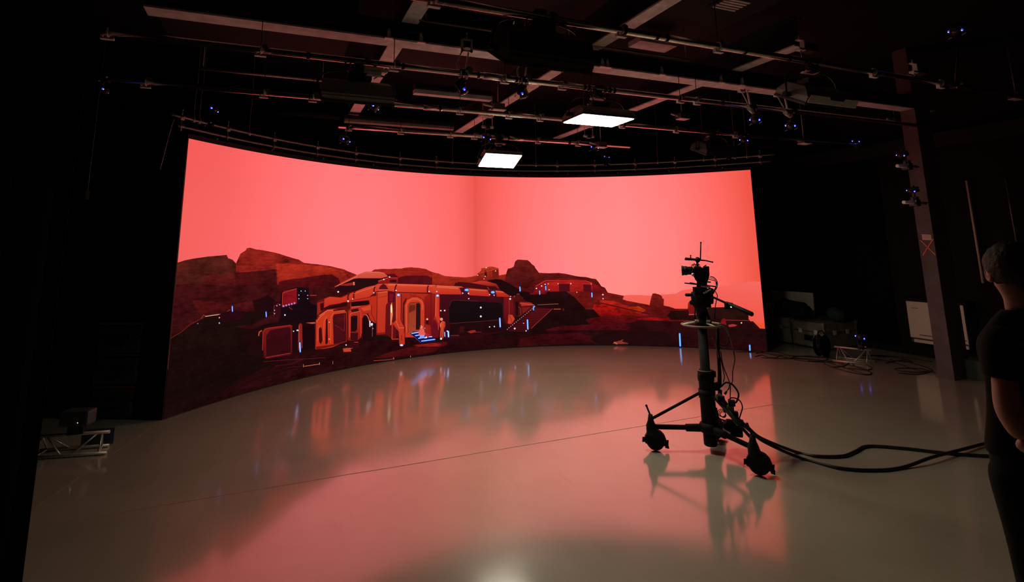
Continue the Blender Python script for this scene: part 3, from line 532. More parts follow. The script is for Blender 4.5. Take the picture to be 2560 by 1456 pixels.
# lamps on the building
for x, y, r in ((1222, 508, 3.6), (1731, 517, 3.4)): dot(B, x, y, r, (190, 225, 255), halo=(120, 60, 150), ry=2.8)
dot(B, 2110, 443, 5.2, (120, 200, 255), halo=(60, 50, 130), ry=2.9); dot(C3, 787, 577, 4.6, (120, 200, 255), halo=(60, 50, 130), ry=3)
for x, y, r in ((1190, 450, 1.6), (1620, 462, 1.6), (1720, 463, 1.5), (565, 588, 2.2), (623, 560, 1.3), (900, 480, 1.6), (435, 468, 2.2), (1105, 275, 1.8), (1030, 307, 1.8), (539, 1158, 1.7), (1773, 712, 1.8), (1823, 710, 2), (2058, 485, 1.6), (2133, 488, 1.8), (2137, 556, 1.5), (318, 1082, 1.2), (318, 862, 1.2)): dot(B, x, y, r, (235, 235, 245))
for x, y, r in ((745, 608, 1.4), (803, 615, 1.5), (1013, 663, 2.4), (1018, 632, 1.2), (630, 775, 2.4), (630, 890, 2.5), (745, 1027, 1.6), (806, 1022, 1.7), (1072, 1048, 2.3), (1187, 980, 1.2), (1220, 1078, 1.6), (1328, 762, 1.8), (1355, 527, 1.7), (1423, 495, 1.7), (1468, 473, 1.5), (1508, 468, 1.2), (1636, 466, 1.2), (1802, 466, 1.5), (2068, 468, 1), (1520, 543, 1.2), (1882, 578, 1.2), (2220, 608, 1.9), (2222, 660, 1.5), (700, 258, 1.4), (822, 300, 1.3), (688, 370, 1.3), (672, 403, 1.1), (590, 355, 1.2)): dot(C3, x, y, r, (232, 226, 240))
for x, y, a, b in ((880, 970, 2.6, 10), (1240, 995, 2.4, 11), (1140, 535, 1.9, 4.6), (1397, 580, 1.7, 3.8), (1476, 523, 1.6, 4.2), (2077, 612, 1.9, 4.6), (1316, 785, 1.4, 4)): tubelight(C3, x, y, a, b, (165, 215, 245))
tubelight(D, 1112, 1055, 3, 14.5, (130, 200, 255)); tubelight(D, 2085, 1170, 2.6, 6.5, (130, 200, 255))
# --- the picture as one emitting surface on the wall's flat panels
def picture_material():
    m = bpy.data.materials.new('video_picture'); m.use_nodes = True; nt = m.node_tree; L = nt.links; N = nt.nodes.new
    nt.nodes.remove(nt.nodes['Principled BSDF'])
    at = N('ShaderNodeAttribute'); at.attribute_name = 'picture'
    tc = N('ShaderNodeTexCoord'); mp = N('ShaderNodeMapping'); mp.inputs['Scale'].default_value = (1, 1, 1.8)
    L.new(tc.outputs['Object'], mp.inputs[0])
    n1 = N('ShaderNodeTexNoise'); n1.inputs['Scale'].default_value = 3.2; n1.inputs['Detail'].default_value = 9; n1.inputs['Roughness'].default_value = .68
    L.new(mp.outputs[0], n1.inputs['Vector'])
    r = N('ShaderNodeMapRange'); r.inputs['From Min'].default_value = .3; r.inputs['From Max'].default_value = .7
    r.inputs['To Min'].default_value = -1; r.inputs['To Max'].default_value = 1; L.new(n1.outputs[0], r.inputs[0])
    mp2 = N('ShaderNodeMapping'); mp2.inputs['Scale'].default_value = (1, 1, 5); mp2.inputs['Rotation'].default_value = (.1, .06, 0)
    L.new(tc.outputs['Object'], mp2.inputs[0])
    n2 = N('ShaderNodeTexNoise'); n2.inputs['Scale'].default_value = 9; n2.inputs['Detail'].default_value = 7; n2.inputs['Roughness'].default_value = .7
    L.new(mp2.outputs[0], n2.inputs['Vector'])
    r2 = N('ShaderNodeMapRange'); r2.inputs['From Min'].default_value = .3; r2.inputs['From Max'].default_value = .7
    r2.inputs['To Min'].default_value = -.8; r2.inputs['To Max'].default_value = .8; L.new(n2.outputs[0], r2.inputs[0])
    ad = N('ShaderNodeMath'); ad.operation = 'ADD'; L.new(r.outputs[0], ad.inputs[0]); L.new(r2.outputs[0], ad.inputs[1])
    mu = N('ShaderNodeMath'); mu.operation = 'MULTIPLY_ADD'; mu.inputs[2].default_value = 1
    L.new(ad.outputs[0], mu.inputs[0]); L.new(at.outputs['Alpha'], mu.inputs[1])
    sc = N('ShaderNodeVectorMath'); sc.operation = 'SCALE'; L.new(at.outputs['Color'], sc.inputs[0]); L.new(mu.outputs[0], sc.inputs['Scale'])
    e = N('ShaderNodeEmission'); e.inputs[1].default_value = SCREEN_GAIN; L.new(sc.outputs[0], e.inputs[0])
    L.new(e.outputs[0], nt.nodes['Material Output'].inputs[0]); return m
def picture():
    org = wall_root.matrix_world.translation
    me = bpy.data.meshes.new('screen_picture'); me.from_pydata([(x-org.x, y-org.y, z) for x, y, z in SV], [], SF)
    a = me.color_attributes.new('picture', 'FLOAT_COLOR', 'POINT')
    a.data.foreach_set('color', [c for q in SC for c in q])
    me.materials.append(picture_material())
    o = bpy.data.objects.new('screen_picture', me); COL.objects.link(o); o.parent = wall_root
    o['label'] = 'glowing picture of a red desert base at dusk'
picture()
b = MB()
for i in range(NF):
    a0, a1 = PT[i], PT[i+1]; n = NRM[i]
    p = [a0, a1, a1-n*.09, a0-n*.09]
    b.prism([(q.x, q.y, 0) for q in p], HW, (0, 0, 1))
b.build('panel_cabinets', 'black', wall_root)
b = MB()      # dark beam above the picture
for i in range(NF):
    a0, a1 = PT[i]-NRM[i]*.01, PT[i+1]-NRM[i]*.01; n = NRM[i]
    p = [a0, a1, a1-n*.12, a0-n*.12]
    b.prism([(q.x, q.y, HW+.003) for q in p], .055, (0, 0, 1))
b.build('top_header', 'housing_black', wall_root)
b = MB()
for i in range(2, NF, 4):
    q = PT[i]-NRM[i]*.02; b.ball((q.x, q.y, HW+.075), .013, n=8)
    b.cyl((q.x, q.y, HW+.05), (q.x, q.y, HW+.075), .008, n=6)
b.build('header_bolts', 'rail', wall_root)
b = MB()
a0, n = PT[0], NRM[0]; d0 = (PT[0]-PT[1]).normalized()
b.prism([(q.x, q.y, 0) for q in (a0, a0+d0*.012, a0+d0*.012-n*.1, a0-n*.1)], HW, (0, 0, 1))
a1, n = PT[NF], NRM[NF-1]; d1 = (PT[NF]-PT[NF-1]).normalized()
b.prism([(q.x, q.y, 0) for q in (a1, a1+d1*.012, a1+d1*.012-n*.1, a1-n*.1)], HW, (0, 0, 1))
b.build('side_edges', 'black', wall_root)

ORD = ['first', 'second', 'third', 'fourth', 'fifth', 'sixth', 'seventh', 'eighth', 'ninth', 'tenth', 'eleventh', 'twelfth', 'thirteenth', 'fourteenth']
# two bent rails above the picture, their plates and the rods they hang on
RO = -.05
def onarc(px, z, off=RO):
    """point of the rail arc seen at picture column px"""
    lo, hi = T0-.05, T1+.08
    for _ in range(40):
        mid = (lo+hi)/2; q = arc(mid, off); v = V((q.x, q.y, z))-EYE
        x = CX+FPX*v.dot(rt)/v.dot(fw)
        if x < px: lo = mid
        else: hi = mid
    q = arc((lo+hi)/2, off); return V((q.x, q.y, z))
ZR = (3.24, 3.13)
for z, nm, t0_, t1_ in ((ZR[0], 'upper', -.035, .06), (ZR[1], 'lower', -.02, .05)):
    pts = [arc(T0+t0_+(T1+t1_-T0-t0_)*k/60, RO) for k in range(61)]
    solo(MB().tube([(p.x, p.y, z) for p in pts], .016, 8), 'bent_rail', 'rail', f'{nm} of the two thin bent steel rails over the curved screen', 'rail', 'bent rails over the screen')
PX = [455, 570, 686, 794, 890, 1000, 1091, 1393, 1487, 1588, 1687, 1788, 1900]
proto = None
for k, px in enumerate(PX):
    p = onarc(px, ZR[0])
    if proto is None:
        o = thing('rail_bracket', (0, 0, 0), 'x', 'bracket')
        MB().box((0, -.01, -.01), (.05, .012, .055)).build('plate', 'zinc', o, .002)
        b = MB().cyl((-.03, 0, .0), (.03, 0, .0), .024, n=10); b.build('clamp', 'rail', o)
        b = MB().cyl((-.026, 0, ZR[1]-ZR[0]), (.026, 0, ZR[1]-ZR[0]), .022, n=10).cyl((0, 0, ZR[1]-ZR[0]-.05), (0, 0, -.03), .009, n=6); b.build('clamp', 'rail', o)
        MB().cyl((0, 0, .02), (0, 0, .085), .008, n=6).ball((0, 0, .085), .012, n=8).build('bolt', 'rail', o)
        MB().ball((0, -.02, -.0), .009, n=8).build('knob', 'black', o)
        proto = o; c = o
    else:
        c = proto.copy(); COL.objects.link(c)
        for ch in list(proto.children):
            d = ch.copy(); COL.objects.link(d); d.parent = c
    tdir = onarc(px+6, ZR[0])-p
    c.location = p; c.rotation_euler = (0, 0, atan2(tdir.y, tdir.x))
    lab = f'{ORD[k]} from the left of thirteen square rail brackets above the screen'
    tag(c, lab, 'bracket', 'rail brackets above the screen')
for k, (px, top) in enumerate(((484, 180), (498, 190), (623, 240), (1131, 330), (1213, 355), (1340, 350), (1645, 340), (1760, 350), (1838, 345), (1868, 350))):
    p = onarc(px, ZR[0]); b = MB().tube(smoothpath([p, p+V((0, 0, .3)), p+V((.01, 0, .5)), (p.x, p.y, ZC-.05)], 4), .005, 5)
    b.cyl(p-V((0, 0, .03)), p+V((0, 0, .04)), .02, n=8)
    solo(b, 'suspension_rod', 'rail', f'{ORD[k]} from the left of ten thin rods holding the rails above the screen', 'rod', 'rods holding the bent rails')

# ================================================================== overhead beams
BZ = 3.743
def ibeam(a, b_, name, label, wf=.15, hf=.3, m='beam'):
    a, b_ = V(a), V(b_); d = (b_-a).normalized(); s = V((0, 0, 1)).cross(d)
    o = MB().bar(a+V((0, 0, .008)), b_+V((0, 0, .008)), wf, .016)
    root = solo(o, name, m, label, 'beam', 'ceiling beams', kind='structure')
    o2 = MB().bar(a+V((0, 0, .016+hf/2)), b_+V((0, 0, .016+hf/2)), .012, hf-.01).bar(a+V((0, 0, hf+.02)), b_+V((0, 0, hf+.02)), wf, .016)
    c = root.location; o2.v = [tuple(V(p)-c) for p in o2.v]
    w_ = o2.build('beam_web', 'beamdark'); w_.parent = root  # shade above the lit flange put into a near black web colour
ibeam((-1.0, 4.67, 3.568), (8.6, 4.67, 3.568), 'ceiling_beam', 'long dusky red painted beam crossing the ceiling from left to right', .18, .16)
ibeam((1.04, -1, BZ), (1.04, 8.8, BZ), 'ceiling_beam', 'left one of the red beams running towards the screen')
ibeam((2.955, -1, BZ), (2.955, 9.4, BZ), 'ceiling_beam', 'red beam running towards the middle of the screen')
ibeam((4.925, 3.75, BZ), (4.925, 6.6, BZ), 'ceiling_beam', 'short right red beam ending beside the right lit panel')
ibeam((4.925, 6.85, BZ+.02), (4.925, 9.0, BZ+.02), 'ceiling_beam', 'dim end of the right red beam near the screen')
for k, (px, py) in enumerate(((963, 104), (1042, 114), (1478, 176), (1490, 178), (1625, 194), (1770, 213), (1818, 221))):
    p = FL(px, py, 3.6); p.y = 4.575
    b = MB().box(p, (.03, .02, .07)).box(p-V((0, 0, .03)), (.07, .05, .012)).cyl(p+V((0, 0, .03)), p+V((0, 0, .06)), .012, n=8)
    solo(b, 'beam_clip', 'zinc', f'{ORD[k]} from the left of seven pale clips on the long red beam', 'clip', 'pale clips on the long beam')
# ceiling fittings far up in the dark
def alongx(p0, p1, z):
    a, b_ = FL(*p0, z), FL(*p1, z); y = (a.y+b_.y)/2; a.y = b_.y = y; return a, b_
a, b_ = alongx((1036, 228), (1225, 250), 3.62)
o = thing('strip_light', (a+b_)/2, 'unlit strip light under the ceiling left of the middle beam', 'ceiling light', 'unlit strip lights')
MB().bar(a, b_, .1, .05).build('tray', 'beam', o); MB().bar(a+V((0, 0, .06)), b_+V((0, 0, .06)), .16, .06).build('housing', 'housing_black', o)
a, b_ = alongx((864, 296), (1125, 327), 3.62)
o = thing('strip_light', (a+b_)/2, 'long unlit strip light behind the far left pipe', 'ceiling light', 'unlit strip lights')
MB().bar(a, b_, .12, .04).build('tray', 'housing', o); MB().bar(a+V((0, 0, .05)), b_+V((0, 0, .05)), .18, .05).build('housing', 'beamdark', o)
for p0, p1, z, r_, lab in (((500, 170), (812, 203), 3.7, .018, 'thin dim conduit above the left pipes'), ((1048, 49), (1726, 151), 3.743, .014, 'long thin conduit high between the near pipe and the long beam'), ((560, 262), (845, 300), 3.8, .05, 'dim ceiling duct edge behind the left pipes')):
    a, b_ = alongx(p0, p1, z); cm_ = MB().tube([a, b_], r_, 8)
    for t in (.02, .5, .98): q = a+(b_-a)*t; cm_.cyl(q, V((q.x, q.y, ZC)), .005, n=5)
    solo(cm_, 'conduit', 'rail' if r_ < .03 else 'beamdark', lab, 'conduit')
for (x0, y0, x1, y1), lab in (((1.6, 3.3, 2.7, 4.9), 'dark air duct above the left of the near pipe'), ((3.4, 2.2, 4.5, 4.9), 'dark air duct left of the right beam'), ((-1.2, 5.5, .7, 6.8), 'dark duct above the grey hanging light'), ((1.3, 5.6, 2.7, 6.9), 'dark duct above the unlit strip light')):
    solo(MB().box(((x0+x1)/2, (y0+y1)/2, 4.25), (x1-x0, y1-y0, .3)), 'air_duct', 'beamdark', lab, 'duct')
c = FL(1828, 12, 4.0)
o = thing('air_vent', c, 'small louvred ceiling vent near the top edge right of the middle', 'vent')
b = MB()
for k in range(5): b.box(c+V((0, -.09+k*.045, 0)), (.28, .022, .012))
b.build('louvres', 'beam', o); MB().box(c+V((0, 0, .02)), (.32, .26, .015)).build('vent_frame', 'beamdark', o)
c = FL(1650, 120, 3.95); solo(MB().box(c+V((-.1, 0, .03)), (.5, .22, .06)).cyl(c+V((-.3, 0, .05)), V((c.x-.3, c.y, ZC)), .006, n=6).cyl(c+V((.1, 0, .05)), V((c.x+.1, c.y, ZC)), .006, n=6), 'junction_tray', 'beam', 'dusky plate under the ceiling below the near pipe', 'plate')

# ================================================================== pipe grid
PZ, PR = 3.32, .027
PY = (3.184, 4.554, 5.866, 7.212)
pipes = ((-.2, 9.42, 'nearest of the four overhead steel pipes, crossing the top of the picture'),
         (-1.9, 8.6, 'second nearest overhead steel pipe, carrying the right lit panel'),
         (-2.4, 9.42, 'third overhead steel pipe, behind the right lit panel'),
         (.72, 5.28, 'farthest and shortest overhead pipe, carrying the left lit panel'))
PIPE = []
for (x0, x1, lab), y in zip(pipes, PY):
    o = thing('overhead_pipe', ((x0+x1)/2, y, PZ), lab, 'pipe', 'overhead pipe grid'); PIPE.append(o)
    MB().cyl((x0, y, PZ), (x1, y, PZ), PR, n=20).build('tube', 'pipe', o)
def onpipe(i, px):
    """point on the axis of pipe i at picture column px"""
    lo, hi = -3.0, 9.2
    for _ in range(40):
        mid = (lo+hi)/2; v = V((mid, PY[i], PZ))-EYE
        if CX+FPX*v.dot(rt)/v.dot(fw) < px: lo = mid
        else: hi = mid
    return V(((lo+hi)/2, PY[i], PZ))
for i, L_ in enumerate(((1560, 1640, 1665, 1860, 1970), (770, 1007, 1195, 1290, 1460, 1471, 1512, 1523, 1534, 1700, 1805), (905, 1100, 1560, 1690), (1255, 1271, 1424))):
    for px in L_:
        p = onpipe(i, px); MB().cyl(p-V((.012, 0, 0)), p+V((.012, 0, 0)), PR+.006, n=14).build('tape_band', 'black', PIPE[i])
for i, L_ in enumerate(((), (1235,), (1082,), (1290,))):
    for px in L_:
        p = onpipe(i, px); MB().cyl(p-V((.11, 0, 0)), p+V((.11, 0, 0)), PR+.005, n=20).build('sleeve', 'pipe', PIPE[i])
# small hangers under the pipes
proto = None
HANG = ((0, 1085), (0, 1552), (0, 1795), (0, 2183), (0, 2350), (1, 270), (1, 652), (1, 985), (1, 1262), (1, 1405), (1, 1700), (1, 1742),
        (2, 365), (2, 660), (2, 782), (2, 1150), (2, 1272), (2, 1350), (2, 1555), (2, 1690), (2, 1838), (3, 872), (3, 1002), (3, 1126), (3, 1186), (3, 1345), (3, 1445))
pn = ('nearest overhead pipe', 'second nearest overhead pipe', 'third overhead pipe', 'farthest overhead pipe'); cnt = [0]*4
for i, px in HANG:
    p = onpipe(i, px)
    if proto is None:
        o = thing('pipe_hanger', (0, 0, 0), 'x', 'hanger')
        MB().torus((0, 0, 0), PR+.006, .007, (1, 0, 0), 14, 6).build('strap', 'zinc', o)
        MB().box((0, 0, -.048), (.085, .035, .012)).box((-.035, 0, -.038), (.012, .035, .03)).build('plate', 'beam', o)
        MB().cyl((.028, -.02, .022), (.028, .0, .022), .026, n=14).build('knob', 'knob', o)
        MB().cyl((0, 0, .03), (0, 0, BZ-PZ), .0035, n=6).build('rod', 'beamdark', o)
        proto = o; c = o
    else:
        c = proto.copy(); COL.objects.link(c)
        for ch in list(proto.children): d = ch.copy(); COL.objects.link(d); d.parent = c
    c.location = p; c.rotation_euler = (0, 0, 0)
    tag(c, f'{ORD[cnt[i]]} from the left of the small hangers along the {pn[i]}', 'hanger', f'hangers on the {pn[i]}'); cnt[i] += 1

# ================================================================== tracking cameras
def track_cam(p, look, clamp, label, scale=1.0, pale=True):
    """black camera with a blue lit ring at p, looking along look, held by a rod from clamp"""
    o = thing('tracking_camera', p, label, 'camera', 'blue lit tracking cameras')
    p = V(p); f = V(look).normalized(); s = f.cross(V((0, 0, 1))).normalized(); u = s.cross(f)
    S = scale
    MB().box(p-f*.045*S, (.105*S, .09*S, .075*S), (s, f, u)).build('camera_body', 'black', o, .006)
    MB().lathe([(.034*S, 0), (.04*S, .012), (.042*S, .03), (.03*S, .032)], p, f, 20).build('lens_ring', 'rubber', o)
    MB().lathe([(.024*S, 0), (.018*S, .006), (.002, .009)], p+f*.03, f, 16).build('lens', 'lens', o)
    for sg in (-1, 1):
        q = p+s*(.052*S*sg)+f*.012+u*(.012*S*sg)
        l = MB().ball(q, .0125*S, (1, .6, 1), 10).build('status_light', 'led', o); l['label'] = 'blue light'
        MB().ball(q+f*.008, .006*S, n=8).build('light_core', 'led_core', l)
    if pale:
        for sg in (-1, 1):
            MB().bar(p+s*(.06*S*sg)-u*.05*S, p+s*(.06*S*sg)+s*.03-u*.056*S+f*.02, .008, .006).build('edge_strip', 'zinc', o)
    b = MB().ball(p-f*.06*S+u*.05*S, .014, n=8); b.tube([p-f*.06*S+u*.05*S, (p-f*.06*S+V(clamp))/2, V(clamp)], .009, 8)
    b.build('mount_arm', 'black', o)
    c = V(clamp); MB().box(c, (.07, .07, .06)).cyl(c-V((.055, 0, 0)), c+V((.055, 0, 0)), .02, n=10).build('clamp', 'black', o, .005)
    MB().ball(c+V((.02, -.045, .01)), .011, n=8).ball(c+V((-.04, -.03, -.03)), .008, n=8).build('clamp_screw', 'zinc', o)
    return o
TC = [  # column, row, pipe index of the mount, column of the clamp, label
    (1158, 226, 1, 1157, 'blue lit camera hanging below the pale square bracket, left of the middle beam'),
    (1308, 236, 1, 1307, 'blue lit camera with a grey box hanging right of the pale square bracket'),
    (937, 267, 2, 928, 'pair of blue lights on the camera hanging below the unlit grey light'),
    (1217, 345, 3, 1222, 'blue lit camera just above the left lit panel'),
    (1487, 368, 3, 1482, 'blue lit camera at the right end of the farthest pipe'),
    (865, 350, 3, 872, 'blue lit camera under the left end of the farthest pipe'),
    (1888, 298, 1, 1882, 'blue and white lit camera under the left pinkish rod at upper right'),
    (1977, 313, 1, 1985, 'blue lit camera under the right pinkish rod at upper right'),
    (1860, 350, 2, 1862, 'blue lit camera above the right end of the rails'),
]
for px, py, i, cx_, lab in TC:
    y = PY[i]+(.0 if i != 3 else -.05); p = atY(px, py, y)
    if p.z > PZ-.12: p.z = PZ-.12 if False else p.z
    c = onpipe(i, cx_)
    track_cam(p, V((2.6, 4.0, 1.1))-p, c, lab, 1.0)
p = onarc(1823, 3.4); q = atXY(1823, 375, p.x, p.y); p.z = q
track_cam(p, V((3, 4, 1.2))-p, onarc(1823, ZR[0]), 'faint blue lit camera on the rail above the screen at its right end', .9, False)
p = onarc(1517, 3.4); p.z = atXY(1517, 392, p.x, p.y)
track_cam(p, V((3, 4, 1.2))-p, onarc(1517, ZR[0]), 'faint blue lit camera on the rail right of the left lit panel', .8, False)
p = onarc(534, 3.4); p.z = atXY(534, 274, p.x, p.y)
track_cam(p, V((3, 4, 1.2))-p, onarc(523, ZR[0]), 'blue lit camera above the screen top left corner', 1.0, False)
p = atY(2140, 353, 5.9); track_cam(p, V((3, 4, 1.2))-p, (p.x, 5.9, PZ), 'pair of blue lights left of the pillar top', .9, False)
p = atY(2390, 76, 3.1); track_cam(p, V((2.6, 3.4, 1.6))-p, (p.x, 3.184, PZ), 'brightest blue lit camera high in the top right corner', 1.1)
p = atY(260, 226, 5.87); track_cam(p, V((3, 4, 1.2))-p, (p.x, 5.87, PZ), 'blue lit camera high beside the left curtain', .7, False)

# pale square brackets and rods tying the pipe to the long beam
def strut(px, i, label, square=True):
    c = onpipe(i, px); top = V((c.x+.03, 4.57 if i == 1 else c.y+.3, 3.54 if i == 1 else BZ-.03))
    o = thing('strut_bracket', c, label, 'bracket', 'struts between pipe and beam')
    if square:
        q = top+V((0, -.03, .05)); b = MB()
        for dx in (-.045, .045): b.box(q+V((dx, 0, 0)), (.022, .02, .13))
        b.box(q+V((0, 0, -.055)), (.11, .02, .02)).box(q+V((0, 0, .058)), (.11, .02, .014)); b.build('square_plate', 'zinc', o)
        MB().box(q+V((.005, -.012, .0)), (.05, .03, .06)).build('clamp_block', 'black', o, .004)
        MB().cyl(q+V((0, 0, .06)), q+V((0, 0, .11)), .006, n=6).ball(q+V((0, 0, .115)), .012, n=8).build('bolt', 'zinc', o)
    MB().cyl(top+V((.02, -.02, -.01)), c+V((.03, .02, .04)), .008, n=6).cyl(top+V((-.04, -.02, 0)), c+V((-.06, .0, .1)), .007, n=6).cyl(c+V((-.06, 0, .1)), c+V((-.05, 0, .03)), .009, n=6).build('rod', 'zinc', o)
    MB().cyl(c+V((.05, -.035, .03)), c+V((.05, .0, .03)), .034, n=16).build('knob', 'knob', o)
    MB().torus(c+V((-.03, 0, -.01)), .036, .008, (1, 0, 0), 14, 6).torus(c+V((.035, 0, -.01)), .036, .008, (1, 0, 0), 14, 6).build('clamp', 'beam', o)
strut(1158, 1, 'pale square bracket and rods between the pipe and the long beam left of the middle')
strut(1308, 1, 'smaller pale bracket and rods on the long beam by the black hanging light')
for (px0, px1, lab) in ((1862, 1900, 'left of the two stirrups with a pinkish rod at upper right'), (1952, 1994, 'right of the two stirrups with a pinkish rod, beside the white edged light')):
    a, b_ = onpipe(1, px0), onpipe(1, px1); a = V((a.x, 4.50, PZ-.05)); b_ = V((b_.x, 4.66, PZ-.03))
    mid = (a+b_)/2
    o = thing('rod_stirrup', mid, lab, 'bracket', 'stirrups with pinkish rods')
    MB().cyl(a, b_, .024, n=14).build('cross_rod', 'white', o)
    t1, t2 = a+V((.02, .1, .24)), b_+V((-.01, .05, .30))
    MB().cyl(a+V((.03, 0, 0)), t1, .009, n=6).cyl(b_-V((.02, 0, 0)), t2, .012, n=6).cyl(t1, t2, .008, n=6).build('rod', 'zinc', o)
    MB().box(t2, (.06, .04, .06)).build('plate', 'zinc', o, .003); MB().box(t1, (.08, .05, .03)).build('plate', 'beam', o, .003)
    MB().ball(b_+V((.04, 0, .02)), .022, n=10).ball(t2+V((0, 0, .05)), .01, n=8).build('knob', 'knob', o)
for px, py, lab in ((2000, 112, 'pinkish hook clamp above the near pipe left of the white edged light'), (2283, 170, 'lone pinkish hook clamp near the right end of the near pipe')):
    c = atY(px, py, 3.2)
    o = thing('hook_clamp', c, lab, 'clamp', 'hook clamps above the near pipe')
    MB().box(c+V((0, 0, .045)), (.06, .04, .014)).box(c+V((0, 0, -.045)), (.075, .05, .02)).box(c+V((.03, 0, 0)), (.012, .045, .09)).build('bracket_frame', 'beam', o, .002)
    MB().cyl(c+V((0, 0, .05)), c+V((0, 0, .085)), .008, n=6).build('bolt', 'zinc', o)
    MB().box(c+V((.1, 0, -.02)), (.12, .09, .07)).build('clamp_block', 'housing_black', o, .004)
    MB().cyl(c+V((0, 0, -.05)), (c.x, 3.184, PZ), .008, n=6).build('rod', 'rail', o)
for px, py, z, lab in ((2237, 303, 5.6, 'pinkish junction box left of the top of the pillar'), (2010, 353, 5.9, 'pinkish plate below the cameras at upper right'), (2540, 240, 3.85, 'pinkish box at the right edge of the picture'), (1502, 362, 7.1, 'pinkish corner box at the end of the farthest pipe'), (1245, 268, 6.3, 'pale bracket block above the third pipe by the middle beam'), (1705, 291, 6.3, 'pinkish box between the two pipes right of the right lit panel')):
    c = atY(px, py, z)
    o = thing('junction_box', c, lab, 'box')
    MB().box(c, (.15, .12, .08)).build('box_body', 'column', o, .004)
    MB().box(c+V((0, -.01, -.045)), (.17, .13, .01)).build('base_plate', 'beam', o); MB().cyl(c+V((-.06, 0, 0)), c+V((-.2, 0, .02)), .014, n=8).build('cable_gland', 'zinc', o)
    MB().cyl(c+V((0, 0, .04)), (c.x, c.y, ZC), .006, n=6).build('rod', 'rail', o)

for px, py, y, lab in ((1219, 318, 6.95, 'pair of pale tube ends just above the left lit panel'), (1472, 341, 6.9, 'cluster of dim tube ends below the right lit panel')):
    c = atY(px, py, y); o = thing('clamp_stub', c, lab, 'pipe clamp', 'stubs near the lit panels')
    for sx in (-1, 1): MB().cyl(c+V((sx*.03, 0, 0)), c+V((sx*.085, 0, 0)), .02, n=12).build('stub_tube', 'zinc', o)
    MB().box(c, (.06, .06, .06)).build('clamp', 'black', o, .004)
    MB().cyl(c+V((.07, 0, 0)), V((c.x+.07, c.y, ZC)), .006, n=6).cyl(c+V((-.07, 0, 0)), V((c.x-.07, c.y, ZC)), .004, n=6).build('rod', 'rail', o)
    MB().box(c+V((-.02, 0, .16)), (.2, .12, .03)).build('plate', 'beam', o)
